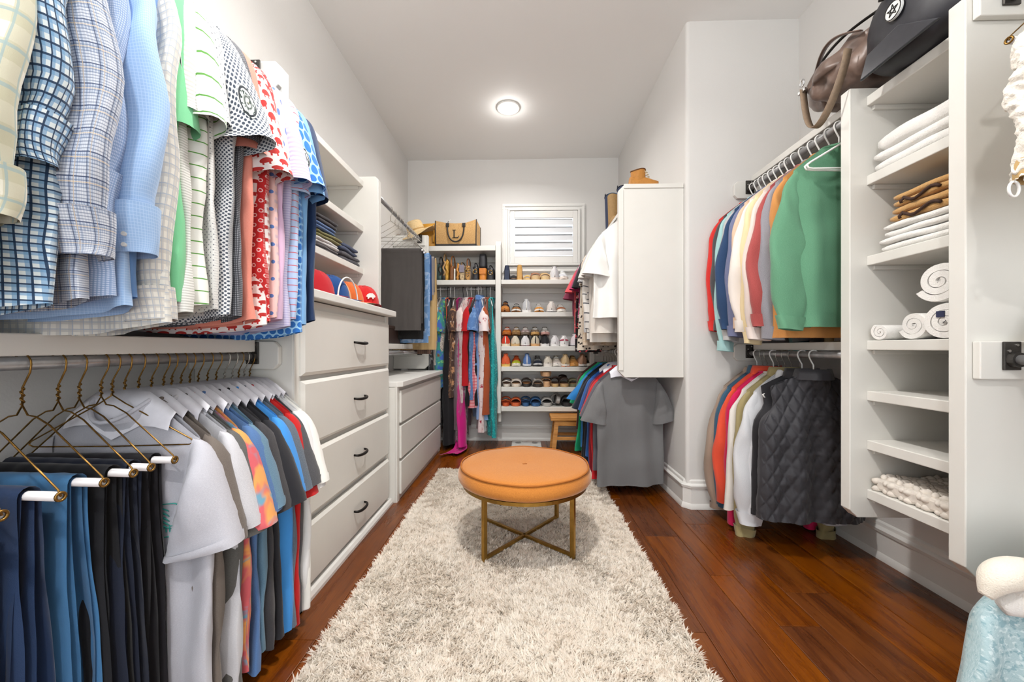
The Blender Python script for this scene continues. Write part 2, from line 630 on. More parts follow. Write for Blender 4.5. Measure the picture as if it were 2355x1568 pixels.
# ------------------------------------------------------------------ recessed ceiling lights
t = NT('lamp_glow')
M_GLOW = t.fin((1, 1, 1, 1), 0.5, Emission_Color=(1, 0.97, 0.92, 1), Emission_Strength=14.0)
places = ['above the far end of the rug', 'over the near end of the rug', 'near the entrance opening']
for (lx, ly), pl, pw_, fill_pw in zip(CAN_LIGHTS, places, CAN_POWER, CAN_FILL):
    L = thing('recessed_light', 'round white recessed ceiling light ' + pl, 'ceiling light', (lx, ly, ZC), 0, 'recessed ceiling lights')
    pr = [(0.068, -0.001), (0.098, -0.001), (0.1, -0.006), (0.094, -0.011), (0.07, -0.009), (0.066, -0.004)]
    MB().loft([[(r_ * math.cos(2 * PI * k / 40), r_ * math.sin(2 * PI * k / 40), z_) for k in range(40)] for r_, z_ in pr], wrap=True).build('trim_ring', M_TRIM, L, True)
    MB().lathe([(0.0005, -0.0035), (0.068, -0.0035), (0.068, -0.0015), (0.0005, -0.0015)], 32).build('diffuser', M_GLOW, L)
    for kind_, en in (('AREA', pw_), ('POINT', fill_pw)):  # AREA is the can's own light, POINT an added fill lamp
        ld = bpy.data.lights.new('recessed_lamp_and_fill', kind_)
        ld.energy = en
        ld.color = (1.0, 0.97, 0.935)
        if kind_ == 'AREA':
            ld.shape = 'DISK'
            ld.size = 0.13
            ld.spread = math.radians(150)
        else:
            ld.shadow_soft_size = 0.05
        lo = bpy.data.objects.new('recessed_lamp_and_fill', ld)
        COL.objects.link(lo)
        lo.parent = L
        lo.location = (0, 0, -0.014 if kind_ == 'AREA' else -0.045)

# ------------------------------------------------------------------ cabinetry
def clip_panel(mb, x0, x1, y0, y1, z0, z1, side, c=0.035, bot=True, top=False, b=0.003):
    """upright panel with clipped front corners; side=+1 front at x1, -1 front at x0"""
    if side > 0:
        p = [(x0, z0)] + ([(x1 - c, z0), (x1, z0 + c)] if bot else [(x1, z0)]) + ([(x1, z1 - c), (x1 - c, z1)] if top else [(x1, z1)]) + [(x0, z1)]
    else:
        p = [(x1, z0)] + ([(x0 + c, z0), (x0, z0 + c)] if bot else [(x0, z0)]) + ([(x0, z1 - c), (x0 + c, z1)] if top else [(x0, z1)]) + [(x1, z1)]
    return mb.prism(p, 'y', y0, y1, b)


def closet_rod(label, axis, fixed, a, b, z, r=0.016, ends=(True, True), stops=None):
    """axis 'y': runs a..b along Y at X=fixed; 'x': along X at Y=fixed"""
    L = thing('closet_rod', label, 'closet rod', ((fixed, a, z) if axis == 'y' else (a, fixed, z)))
    ln = b - a
    d = (lambda t: (0, t, 0)) if axis == 'y' else (lambda t: (t, 0, 0))
    MB().tube([d(0), d(ln * 0.55)], r, 20).build('rod', M_ROD, L, True)
    MB().tube([d(ln * 0.45), d(ln)], r * 0.88, 20).build('inner_rod', M_ROD, L, True)
    for e, t, s in ((ends[0], 0, 1), (ends[1], ln, -1)):
        if not e:
            continue
        m = MB()
        if axis == 'y':
            y0, y1 = sorted((t, t + s * 0.006))
            m.box(-0.024, 0.024, y0, y1, -0.03, 0.052, 0.002)
            y2, y3 = sorted((t, t + s * 0.022))
            m.tube([(0, y2, 0), (0, y3, 0)], r + 0.005, 16)
        else:
            m.box(*sorted((t, t + s * 0.006)), -0.024, 0.024, -0.03, 0.052, 0.002)
            m.tube([(t, 0, 0), (t + s * 0.022, 0, 0)], r + 0.005, 16)
        m.build('bracket', M_BRK, L)
        for zz in (0.025, 0.042):
            q = MB()
            p0 = d(t + s * 0.006)
            p1 = d(t + s * 0.009)
            off = 0.01 if zz > 0.03 else -0.012
            if axis == 'y':
                q.tube([(off, p0[1], zz), (off, p1[1], zz)], 0.004, 8)
            else:
                q.tube([(p0[0], off, zz), (p1[0], off, zz)], 0.004, 8)
            q.build('screw', M_SCREW, L)
    return L


def shelf_part(parent, x0, x1, y0, y1, z0, z1, name='shelf', mat=None, b=0.003):
    return MB().box(x0, x1, y0, y1, z0, z1, b).build(name, mat or M_CAB, parent)


# ---- tall dresser with four drawers (left)
G = thing('dresser', 'tall white chest of four drawers with dark curved pulls', 'dresser', (XL, 1.43, 0))
def loc_children(G):
    for ch in G.children:
        ch.location = (-G.location.x, -G.location.y, -G.location.z)
MB().box(XL + 0.002, -0.88, 1.432, 1.456, 0.0, 1.204, 0.002).build('side_panel', M_CAB, G)
MB().box(XL + 0.002, -0.88, 2.425, 2.449, 0.0, 1.204, 0.002).build('side_panel', M_CAB, G)
MB().box(XL + 0.002, -0.883, 1.456, 2.425, 0.02, 1.2).build('carcass', M_CAB, G)
MB().box(-0.884, -0.874, 1.434, 1.475, 0.0, 1.204, 0.001).build('face_frame', M_CAB, G)
MB().box(-0.884, -0.874, 2.41, 2.449, 0.0, 1.204, 0.001).build('face_frame', M_CAB, G)
MB().prism([(-0.874, 0.0), (-0.842, 0.0), (-0.842, 0.014), (-0.85, 0.03), (-0.858, 0.036), (-0.874, 0.036)], 'y', 1.40, 2.449).build('toe_molding', M_TRIM, G)
MB().prism([(1.432, 0.0), (1.40, 0.0), (1.40, 0.014), (1.408, 0.03), (1.416, 0.036), (1.432, 0.036)], 'x', -1.2, -0.842).build('toe_molding', M_TRIM, G)


def drawer(G, x, y0, y1, z0, z1, pull, rb=0.014):
    """drawer front facing +X with a sloping edge bevel"""
    d = MB()
    th = 0.02
    V = [(x, y0, z0), (x, y1, z0), (x, y1, z1), (x, y0, z1)]
    W = [(x + th * 0.45, y0, z0), (x + th * 0.45, y1, z0), (x + th * 0.45, y1, z1), (x + th * 0.45, y0, z1)]
    W2 = [(x + th, y0 + rb, z0 + rb), (x + th, y1 - rb, z0 + rb), (x + th, y1 - rb, z1 - rb), (x + th, y0 + rb, z1 - rb)]
    d.add(V + W + W2, [(3, 2, 1, 0), (0, 1, 5, 4), (1, 2, 6, 5), (2, 3, 7, 6), (3, 0, 4, 7), (4, 5, 9, 8), (5, 6, 10, 9), (6, 7, 11, 10), (7, 4, 8, 11), (8, 9, 10, 11)])
    dr = d.build('drawer', M_CABD, G)
    if pull:
        yc, zc = (y0 + y1) / 2 + 0.03, (z0 + z1) / 2 + 0.005
        pts = []
        for k in range(13):
            a = PI * k / 12
            pts.append((x + th - 0.001 + 0.03 * math.sin(a) ** 0.6, yc - 0.062 * math.cos(a), zc - 0.006 * math.sin(a)))
        hd = MB().tube(pts, [0.0052 + 0.0025 * math.sin(PI * k / 12) for k in range(13)], 8).build('handle', M_BLACKM, dr, True)
    return dr


for z0, z1 in ((0.045, 0.3), (0.325, 0.59), (0.612, 0.876), (0.895, 1.163)):
    drawer(G, -0.876, 1.463, 2.42, z0, z1, True)
loc_children(G)
C1 = MB().box(0, 0.437, 0, 1.035, 0, 0.036, 0.004).build('countertop', M_TRIM, None, loc=(XL + 0.001, 1.43, 1.205))
tag(C1, 'white slab top on the tall chest of four drawers', 'countertop')

# ---- hutch of open shelves on the tall dresser
G = thing('shelf_hutch', 'white open shelf hutch standing on the tall chest of drawers', 'shelf unit', (XL, 1.43, 1.242))
clip_panel(MB(), XL + 0.001, -0.917, 1.43, 1.47, 1.242, 2.10, 1, 0.03, False, True).build('upright_panel', M_CAB, G)
clip_panel(MB(), XL + 0.001, -0.922, 2.405, 2.452, 1.242, 2.095, 1, 0.02, False, True).build('upright_panel', M_CAB, G)
for z0 in (2.03, 1.742, 1.472):
    shelf_part(G, XL + 0.001, -1.018, 1.47, 2.405, z0, z0 + 0.036)
    MB().box(XL + 0.001, XL + 0.02, 1.47, 2.405, z0 - 0.055, z0, 0.002).build('cleat', M_CAB, G)
    MB().box(XL + 0.02, -1.05, 2.392, 2.405, z0 - 0.018, z0, 0.002).build('cleat', M_CAB, G)
loc_children(G)

# ---- low dresser with three drawers
G = thing('low_dresser', 'low white chest of three plain drawers beside the hanging gowns', 'dresser', (XL, 2.455, 0))
MB().box(XL + 0.002, -0.83, 2.456, 3.72, 0.0, 0.748).build('carcass', M_CAB, G)
MB().box(-0.832, -0.818, 2.456, 2.50, 0.0, 0.75, 0.001).build('face_frame', M_CAB, G)
MB().box(-0.832, -0.818, 3.68, 3.72, 0.0, 0.75, 0.001).build('face_frame', M_CAB, G)
for z0, z1 in ((0.04, 0.255), (0.275, 0.49), (0.51, 0.722)):
    d = MB().box(-0.828, -0.806, 2.502, 3.7, z0, z1, 0.004).build('drawer', M_CABD, G)
MB().box(-0.827, -0.824, 2.5, 3.7, 0.0, 0.035).build('toe_kick', M_CAB, G)
loc_children(G)
C2 = MB().prism([(0, 0), (0.445, 0), (0.475, 0.03), (0.475, 1.262), (0, 1.262)], 'z', 0, 0.034, 0.003).build('countertop', M_TRIM, None, loc=(XL + 0.001, 2.456, 0.75))
tag(C2, 'white slab top on the low chest of three drawers', 'countertop')

# ---- hanging section between hutch and end wall (left): clipped panel with shelf
G = thing('hanging_divider', 'white clipped-corner divider panel over the low chest', 'divider panel', (XL, 3.68, 0.786))
clip_panel(MB(), XL + 0.001, -0.925, 3.68, 3.722, 0.8, 2.095, 1, 0.035).build('panel', M_CAB, G)
MB().box(XL + 0.001, -0.95, 3.664, 3.68, 0.92, 1.03, 0.004).build('rod_block', M_CAB, G)
MB().box(XL + 0.001, -0.95, 3.664, 3.68, 1.99, 2.09, 0.004).build('rod_block', M_CAB, G)
loc_children(G)
s = MB().box(0, 0.255, 0, 1.20, 0, 0.042, 0.003).build('wall_shelf', M_CAB, None, loc=(XL + 0.001, 2.455, 0.995))
tag(s, 'narrow white shelf on the wall below the hanging trousers', 'shelf')
closet_rod('steel closet rod carrying the trousers beside the hutch', 'y', -1.0, 2.452, 3.664, 2.045)
closet_rod('empty lower closet rod above the low chest of drawers', 'y', -1.0, 2.452, 3.664, 0.965)

# ---- left wall double hanging: shelf, blocks and rods
s = MB().box(0, 0.262, 0, 1.95, 0, 0.046, 0.003).build('wall_shelf', M_CAB, None, loc=(XL + 0.001, -0.55, 0.99))
tag(s, 'long white wall shelf between the two rows of shirts', 'shelf')
for zz, nm in ((1.975, 'upper'), (0.925, 'lower')):
    b = MB()
    c = 0.02
    b.prism([(0, 0), (0.345 - c, 0), (0.345, c), (0.345, 0.105 - c), (0.345 - c, 0.105), (0, 0.105)], 'y', 0, 0.022, 0.003)
    o = b.build('rod_block', M_CAB, None, loc=(XL + 0.001, 1.408, zz))
    tag(o, 'white rod mounting block at the end of the %s shirt rod' % nm, 'rod block')
closet_rod('long closet rod carrying the dress shirts and polos', 'y', -1.01, -0.55, 1.407, 2.032)
closet_rod('long closet rod carrying the tees and slacks', 'y', -1.015, -0.55, 1.407, 0.975)

# ---- back wall, left: two shelves over the gown rod, shared divider
G = thing('shelf_bay', 'white two-shelf bay for bags above the hanging gowns', 'shelf unit', (XL, 3.85, 1.6))
shelf_part(G, XL + 0.001, -0.283, 3.85, YB - 0.001, 1.985, 2.035)
shelf_part(G, XL + 0.001, -0.283, 3.85, YB - 0.001, 1.642, 1.69)
for z in (1.985, 1.642):
    MB().box(XL + 0.001, -0.283, YB - 0.02, YB - 0.001, z - 0.06, z, 0.002).build('cleat', M_CAB, G)
d = MB().prism([(3.835, 0.345), (YB - 0.001, 0.345), (YB - 0.001, 2.085), (3.88, 2.085), (3.835, 2.04)], 'x', -0.282, -0.228, 0.004).build('divider', M_CAB, G)
MB().box(-0.255, -0.2285, 3.90, 3.93, 0.25, 0.345).build('divider_foot', M_CAB, G)
loc_children(G)
closet_rod('bright closet rod carrying the gowns under the bag shelf', 'x', 3.95, -1.24, -0.283, 1.612, 0.013)

# ---- shoe shelves
SHZ = [1.69, 1.362, 1.02, 0.814, 0.608, 0.411]
G = thing('shoe_shelf_unit', 'white six-shelf shoe rack under the shuttered window', 'shoe rack', (-0.22, 3.85, 0.3))
for z in SHZ:
    shelf_part(G, -0.226, 0.664, 3.85, YB - 0.025, z - 0.045, z)
    MB().box(-0.226, 0.664, YB - 0.02, YB - 0.001, z - 0.1, z - 0.045, 0.002).build('cleat', M_CAB, G)
    MB().tube([(-0.2265, 3.875, z - 0.05), (-0.212, 3.875, z - 0.05)], 0.004, 8).build('shelf_pin', M_PLASTW, G)
MB().box(0.665, 0.709, 3.84, YB - 0.001, 0.345, 1.70, 0.003).build('end_panel', M_CAB, G)
loc_children(G)

# ---- right rear hanging section
G = thing('hanging_divider', 'tall white clipped-corner end panel beside the scrub tops', 'divider panel', (XB, 2.465, 0.8))
clip_panel(MB(), 0.607, XB - 0.001, 2.465, 2.50, 0.816, 2.05, -1, 0.04, True, True).build('panel', M_CAB, G)
MB().box(0.640, XB - 0.004, 2.459, 2.465, 2.022, 2.05, 0.002).build('top_strip', M_CAB, G)
MB().box(0.607, 0.637, 2.457, 2.465, 0.86, 2.01, 0.002).build('edge_strip', M_CAB, G)
MB().box(0.68, XB - 0.001, 2.50, 2.52, 0.92, 1.03, 0.004).build('rod_block', M_CAB, G)
loc_children(G)
G = thing('hanging_divider', 'white divider panel between the shoe rack and the scrub tops', 'divider panel', (XB, 3.86, 0.8))
clip_panel(MB(), 0.711, XB - 0.001, 3.86, 3.90, 0.8, 2.05, -1, 0.03).build('panel', M_CAB, G)
MB().box(0.714, XB - 0.001, 3.844, 3.86, 0.92, 1.03, 0.004).build('rod_block', M_CAB, G)
MB().box(0.714, XB - 0.001, 3.844, 3.86, 1.92, 2.03, 0.004).build('rod_block', M_CAB, G)
loc_children(G)
s = MB().box(0, 0.29, 0, 1.64, 0, 0.03, 0.003).build('wall_shelf', M_CAB, None, loc=(XB - 0.291, 2.503, 2.02))
tag(s, 'white top shelf carrying the navy and tan boots', 'shelf')
s = MB().box(0, 0.24, 0, 1.33, 0, 0.036, 0.003).build('wall_shelf', M_CAB, None, loc=(XB - 0.241, 2.51, 0.995))
tag(s, 'short white shelf under the hanging white blouses', 'shelf')
closet_rod('closet rod carrying the white blouses beside the shoe rack', 'y', 0.72, 2.501, 3.844, 1.965)
closet_rod('closet rod carrying the scrub tops beside the shoe rack', 'y', 0.72, 2.521, 3.844, 0.975)

# ---- right recess: rods and shelves
for zz, nm in ((1.93, 'sweatshirt'), (0.925, 'coat')):
    b = MB()
    c = 0.02
    b.prism([(0.404, 0), (c, 0), (0, c), (0, 0.105 - c), (c, 0.105), (0.404, 0.105)], 'y', 0, 0.022, 0.003)
    o = b.build('rod_block', M_CAB, None, loc=(1.305, YF - 0.0225, zz))
    tag(o, 'white rod mounting block at the far end of the %s rod' % nm, 'rod block')
closet_rod('closet rod carrying the sweatshirts in the recess', 'y', 1.395, 1.612, YF - 0.0225, 1.985)
closet_rod('closet rod carrying the coats and vests in the recess', 'y', 1.395, 1.612, YF - 0.0225, 0.972)
s = MB().box(0, 0.295, 0, 0.81, 0, 0.036, 0.003).build('wall_shelf', M_CAB, None, loc=(XR - 0.296, 1.612, 2.035))
tag(s, 'white wall shelf just above the sweatshirt rod', 'shelf')
s = MB().box(0, 0.30, 0, 0.78, 0, 0.04, 0.003).build('wall_shelf', M_CAB, None, loc=(XR - 0.301, 1.612, 0.993))
tag(s, 'white wall shelf between the sweatshirts and the coats', 'shelf')

# ---- towel cabinet (right)
G = thing('towel_cabinet', 'tall white open cabinet of shelves holding towels', 'shelf unit', (XR, 1.165, 0.33))
clip_panel(MB(), 1.30, XR - 0.001, 1.165, 1.212, 0.33, 2.04, -1, 0.03).build('upright_panel', M_CAB, G)
clip_panel(MB(), 1.30, XR - 0.001, 1.565, 1.61, 0.33, 2.04, -1, 0.03).build('upright_panel', M_CAB, G)
CABZ = [2.005, 1.69, 1.37, 1.035, 0.835, 0.64, 0.445]
for z in CABZ:
    shelf_part(G, 1.365, XR - 0.001, 1.212, 1.565, z - 0.038, z)
    MB().box(XR - 0.02, XR - 0.001, 1.212, 1.565, z - 0.09, z - 0.038, 0.002).build('cleat', M_CAB, G)
    MB().box(1.385, XR - 0.02, 1.553, 1.565, z - 0.055, z - 0.038, 0.002).build('cleat', M_CAB, G)
loc_children(G)
for zz, nm in ((0.915, 'lower'), (1.965, 'upper')):
    b = MB()
    c = 0.01
    b.prism([(0.392, 0), (0, 0), (0, 0.11), (0.392, 0.11)], 'y', 0, 0.02, 0.003)
    o = b.build('rod_block', M_CAB, None, loc=(1.317, 1.144, zz))
    tag(o, 'white rod mounting block on the %s near side of the towel cabinet' % nm, 'rod block')
closet_rod('short lower rod on the near side of the towel cabinet', 'y', 1.40, -0.3, 1.143, 0.972, ends=(False, True))
closet_rod('short upper rod with the fleece on the near side of the towel cabinet', 'y', 1.40, -0.3, 1.143, 2.02, ends=(False, True))
s = MB().box(0, 0.30, 0, 1.42, 0, 0.04, 0.003).build('wall_shelf', M_CAB, None, loc=(XR - 0.301, -0.3, 1.005))
tag(s, 'white wall shelf on the near side of the towel cabinet', 'shelf')

# ------------------------------------------------------------------ hangers
HANG = {}


def hook_path(r=0.0195, zn=-0.085):
    p = [(0, 0, zn), (0, 0, -0.05), (0.008, 0, -0.035), (0.017, 0, -0.018)]
    for k in range(9):
        a = -0.1 + (PI + 0.35) * k / 8
        p.append((r * math.cos(a), 0, r * math.sin(a)))
    return p


def hanger_parts(kind):
    """list of (name, MB, material) in the hanger's own frame: rod centre at the origin, arms along x"""
    if kind in ('brass', 'steel'):
        m = M_BRASSW if kind == 'brass' else M_STEELW
        r = 0.0017
        hk = MB().tube(hook_path(), r, 6)
        tw = [(0.0028 * math.cos(k * 1.25), 0.0028 * math.sin(k * 1.25), -0.05 - k * 0.0026) for k in range(14)]
        hk.tube(tw, r, 6)
        fr = MB().tube([(0, 0, -0.085), (-0.03, 0, -0.106), (-0.184, 0, -0.196), (-0.19, 0, -0.204), (-0.18, 0, -0.21), (0, 0, -0.212), (0.18, 0, -0.21), (0.19, 0, -0.204), (0.184, 0, -0.196), (0.03, 0, -0.106), (0, 0, -0.085)], r, 6)
        return [('hook', hk, m), ('arms', fr, m)]
    if kind in ('tube', 'tube_steel'):
        m = M_BRASSW if kind == 'tube' else M_STEELW
        r = 0.0017
        hk = MB().tube(hook_path(), r, 6)
        tw = [(0.0028 * math.cos(k * 1.25), 0.0028 * math.sin(k * 1.25), -0.05 - k * 0.0026) for k in range(14)]
        hk.tube(tw, r, 6)
        wings = MB().tube([(-0.178, 0, -0.238), (-0.172, 0, -0.226), (-0.06, 0, -0.125), (-0.03, 0, -0.108), (-0.012, 0, -0.105), (0, 0, -0.085), (0.012, 0, -0.105), (0.03, 0, -0.108), (0.06, 0, -0.125), (0.172, 0, -0.226), (0.178, 0, -0.238)], r, 6)
        tb = MB().tube([(-0.175, 0, -0.238), (0.175, 0, -0.238)], 0.0085, 12)
        ends = []
        for s in (-1, 1):
            ring = [(s * 0.177, 0.0075 * math.cos(a), -0.238 + 0.0075 * math.sin(a)) for a in [2 * PI * k / 14 for k in range(14)]]
            ends.append(('tube_end', MB().tube(ring, 0.0024, 6, closed=True), m))
        return [('hook', hk, m), ('arms', wings, m), ('trouser_tube', tb, M_CARD)] + ends
    m = {'white': M_PLASTW, 'black': M_PLASTB}[kind]
    r = 0.0042
    hk = MB().tube(hook_path(0.022), r * 0.8, 8)
    fr = MB().tube([(0, 0, -0.08), (-0.04, 0, -0.108), (-0.176, 0, -0.19), (-0.189, 0, -0.202), (-0.183, 0, -0.214), (-0.165, 0, -0.217), (0, 0, -0.217), (0.165, 0, -0.217), (0.183, 0, -0.214), (0.189, 0, -0.202), (0.176, 0, -0.19), (0.04, 0, -0.108), (0, 0, -0.08)], r, 8)
    return [('hook', hk, m), ('arms', fr, m)]


def hanger(kind, label, loc, rotz, group, scale=1.0, yaw=0.0):
    L = thing('trouser_hanger' if kind.startswith('tube') else 'hanger', label, 'hanger', loc, rotz, group)
    L.scale = (scale, 1, 1)
    if kind not in HANG:
        HANG[kind] = []
        for nm, mb, m in hanger_parts(kind):
            o = mb.build(nm, m, L, True)
            HANG[kind].append((nm, o.data))
    else:
        for nm, me in HANG[kind]:
            o = bpy.data.objects.new(nm, me)
            COL.objects.link(o)
            o.parent = L
    return L


# ------------------------------------------------------------------ garments
class Garment:
    """shirt-like garment: rod centre at origin, shoulders along x, thickness along y"""
    def __init__(s, **k):
        d = dict(L=0.92, w=0.245, hw=0.25, sx=0.2, drop=0.095, nk=0.075, z0=-0.1, t=0.024, fold=0.012, nf=5, dip=0.05, tail=0.0, seed=1, sway=0.0,
                 sleeve='short', sl=None, so=0.075, collar='crew', N=44, M=20, puff=0.0, neck_t=0.045, flare=0.0, arm=0.2, xmin=None, notch=0.0, quilt=0.0, tiers=(), cuffh=0.0, sw=1.0)
        d.update(k)
        s.__dict__.update(d)
        s.ph = random.Random(s.seed).uniform(0, 6.28)
        s.ph2 = random.Random(s.seed + 99).uniform(0, 6.28)

    def zt(s, x):
        a = abs(x)
        if a <= s.nk:
            return s.z0
        return s.z0 - s.drop * ((a - s.nk) / (s.sx - s.nk)) ** 1.1

    def body(s, th, v):
        c, sn = math.cos(th), math.sin(th)
        q = math.copysign(abs(c) ** 0.85, c)
        xt = s.sx * q
        if v < s.arm:
            w = lerp(s.sx, s.w, sstep(0, s.arm, v))
        else:
            w = lerp(s.w, s.hw, ((v - s.arm) / (1 - s.arm)) ** (1.0 + s.flare))
        for tv, amt in s.tiers:
            w += amt * sstep(tv, tv + 0.06, v)
        w *= 1 - s.notch * math.exp(-((v - 0.15) / 0.09) ** 2)
        x = w * q
        hem = -s.L + s.tail * q * q
        z = lerp(s.zt(xt), hem, v)
        f = sstep(0, 0.5, v)
        t = lerp(0.009, s.t, sstep(0, 0.35, v)) + s.puff * math.sin(PI * min(1, v * 1.05))
        y = t * math.copysign(abs(sn) ** 0.6, sn)
        nkf = max(0.0, 1 - (xt / s.nk) ** 2) * (1 - sstep(0, 0.16, v))
        y += math.copysign(s.neck_t, sn) * nkf * (abs(sn) > 1e-6)
        if sn < 0:
            z -= s.dip * nkf * (1 - sstep(0, 0.1, v))
        amp = s.fold * f
        wob = 0.6 * nz(v * 2.0, s.seed * 1.7, q)
        y += amp * (math.sin(q * s.nf * 1.6 + s.ph + wob) + 0.55 * math.sin(q * s.nf * 3.1 + s.ph2 + 2 * wob))
        y += (0.009 * nz(x * 9, z * 6, s.seed + (5 if sn > 0 else 0)) + 0.005 * nz(x * 22, z * 13, s.seed * 2 + (5 if sn > 0 else 0))) * (0.3 + f)
        x += 0.012 * f * nz(z * 5, s.seed * 3.1, 0.5)
        y += s.sway * (z + 0.1) + 0.02 * f * nz(q * 0.8, z * 2.2, s.seed * 2.3)
        if s.quilt:
            p = 0.052
            a1 = abs(math.sin(PI * (x + z * 0.55) / p))
            a2 = abs(math.sin(PI * (x - z * 0.55) / p))
            y += s.quilt * math.copysign(1, sn) * (min(a1, a2) ** 0.4 - 0.5) * min(1, abs(sn) * 3)
        if s.xmin is not None:
            x = max(x, -s.xmin)
        return Vector((x, y, z))

    def body_mesh(s):
        mb = MB()
        rings, uvs = [], []
        for i in range(s.M + 1):
            v = (i / s.M) ** 1.25
            rg, uu = [], []
            for j in range(s.N):
                th = 2 * PI * (j + 0.5) / s.N
                p = s.body(th, v)
                rg.append(p)
                uu.append((p.x if math.sin(th) < 0 else 0.9 - p.x, p.z))
            rings.append(rg)
            uvs.append(uu)
        return mb.loft(rings, uv=uvs)

    def sleeve_frame(s, sd, u):
        zs = s.zt(s.sx)
        if s.sleeve == 'short':
            ln = s.sl or 0.25
            out = [(s.sx - 0.012, zs + 0.004), (s.sx + 0.035, zs - 0.05), (s.sx + s.so, zs - ln)]
            inn = [(s.sx - 0.03, zs - 0.17), (s.sx - 0.035, zs - 0.2), (s.sx - 0.075 * s.sw, zs - ln - 0.035)]
        else:
            ln = s.sl or 0.62
            out = [(s.sx - 0.012, zs + 0.004), (s.sx + 0.05, zs - 0.1), (s.sx + s.so * 1.05, zs - ln * 0.55), (s.sx + s.so * 0.75, zs - ln)]
            inn = [(s.sx - 0.03, zs - 0.19), (s.sx - 0.05, zs - 0.27), (s.sx - 0.055 * s.sw, zs - ln * 0.6), (s.sx - 0.035 * s.sw, zs - ln - 0.01)]

        def bez(P, u):
            P = [Vector((p[0], p[1])) for p in P]
            while len(P) > 1:
                P = [P[i].lerp(P[i + 1], u) for i in range(len(P) - 1)]
            return P[0]

        def pl(P, u):
            P = [Vector((p[0], p[1])) for p in P]
            n = len(P) - 1
            k = min(n - 1, int(u * n))
            f = u * n - k
            a, b = P[max(0, k - 1)], P[k]
            c, d = P[k + 1], P[min(n, k + 2)]
            return 0.5 * ((2 * b) + (c - a) * f + (2 * a - 5 * b + 4 * c - d) * f * f + (3 * b - a - 3 * c + d) * f ** 3)
        return pl(out, u), pl(inn, u), ln

    def sleeve_pt(s, sd, u, ph, grow=0.0):
        o, i, ln = s.sleeve_frame(sd, min(1.0, u))
        c = (o + i) / 2
        h = (o - i) / 2 * (1 + grow * 4)
        fl = 0.052 if s.sleeve == 'short' else 0.035
        ty = lerp(0.014, fl, sstep(0, 0.6, u)) * (1 + s.puff * 8) + grow
        if s.sleeve == 'long' and s.cuffh:
            ty *= lerp(1, 0.8, sstep(0.85, 1.0, u))
        if s.sleeve == 'long' and s.cuffh and grow <= 0:
            pin = 1 - 0.17 * math.exp(-((u - (1 - s.cuffh / ln)) / 0.035) ** 2)
            h = h * pin
            ty *= pin
        n1 = nz(u * 4 + sd * 7, math.cos(ph) * 1.2 + s.seed, math.sin(ph) * 1.2)
        n2 = nz(u * 11, math.cos(ph) * 2.2 + s.seed * 2, math.sin(ph) * 2 + sd)
        k = 1 + (0.3 * n1 + 0.2 * n2) * sstep(0, 0.3, u)
        x = c.x + h.x * math.cos(ph) * (0.92 + 0.08 * k)
        z = c.y + h.y * math.cos(ph)
        y = ty * math.copysign(abs(math.sin(ph)) ** 0.8, math.sin(ph)) * k + 0.014 * sstep(0.1, 1, u) * nz(u * 2.5, s.seed * 3.3, sd * 2.0)
        if s.sleeve == 'long':
            y += 0.0095 * math.sin(u * 21 + 2 * math.cos(ph) + s.seed) * sstep(0.15, 0.4, u) * (0.4 + 0.6 * abs(math.cos(ph)))
        y += s.sway * (z + 0.1)
        if s.xmin is not None and sd < 0:
            x = min(x, s.xmin)
        return Vector((x * sd, y, z))

    def sleeve_mesh(s, sd, u0=0.0, u1=1.0, M=16, N=24, grow=0.0):
        rings, uvs = [], []
        _, _, ln = s.sleeve_frame(sd, 0)
        for i in range(M + 1):
            u = lerp(u0, u1, i / M)
            rings.append([s.sleeve_pt(sd, u, 2 * PI * (j + 0.5) / N, grow) for j in range(N)])
            uvs.append([((j if j < N / 2 else N - j) / N * 0.36, -u * ln * 1.05) for j in range(N)])
        return MB().loft(rings, uv=uvs)

    def neck_loop(s, n=26):
        """points round the neck opening"""
        out = []
        for j in range(n):
            th = 2 * PI * (j + 0.5) / n
            x = s.nk * math.cos(th)
            sn = math.sin(th)
            # find body angle with same top x
            q = min(1, abs(x) / s.sx) ** (1 / 0.85)
            a = math.acos(max(-1, min(1, math.copysign(q, x))))
            a = a if sn > 0 else -a
            out.append(s.body(a, 0.0))
        return out


def gpatch(fn, cu, cv, ru, rv, off, n=20, m=4):
    """round patch lying on a surface fn(u,v)"""
    mb = MB()
    eps = 1e-3
    V, U = [], []

    def pt(a, b):
        p = fn(a, b)
        du = fn(a + eps, b) - p
        dv = fn(a, b + eps) - p
        nn = du.cross(dv).normalized()
        if nn.y > 0:
            nn = -nn
        return p + nn * off
    V.append(pt(cu, cv))
    U.append((0.5, 0.5))
    F = []
    for i in range(1, m + 1):
        for j in range(n):
            a = 2 * PI * j / n
            V.append(pt(cu + ru * i / m * math.cos(a), cv + rv * i / m * math.sin(a)))
            U.append((0.5 + 0.5 * i / m * math.cos(a), 0.5 + 0.5 * i / m * math.sin(a)))
    for j in range(n):
        F.append((0, 1 + j, 1 + (j + 1) % n))
        for i in range(1, m):
            a = 1 + (i - 1) * n
            F.append((a + j, a + n + j, a + n + (j + 1) % n, a + (j + 1) % n))
    return mb.add(V, F, U)


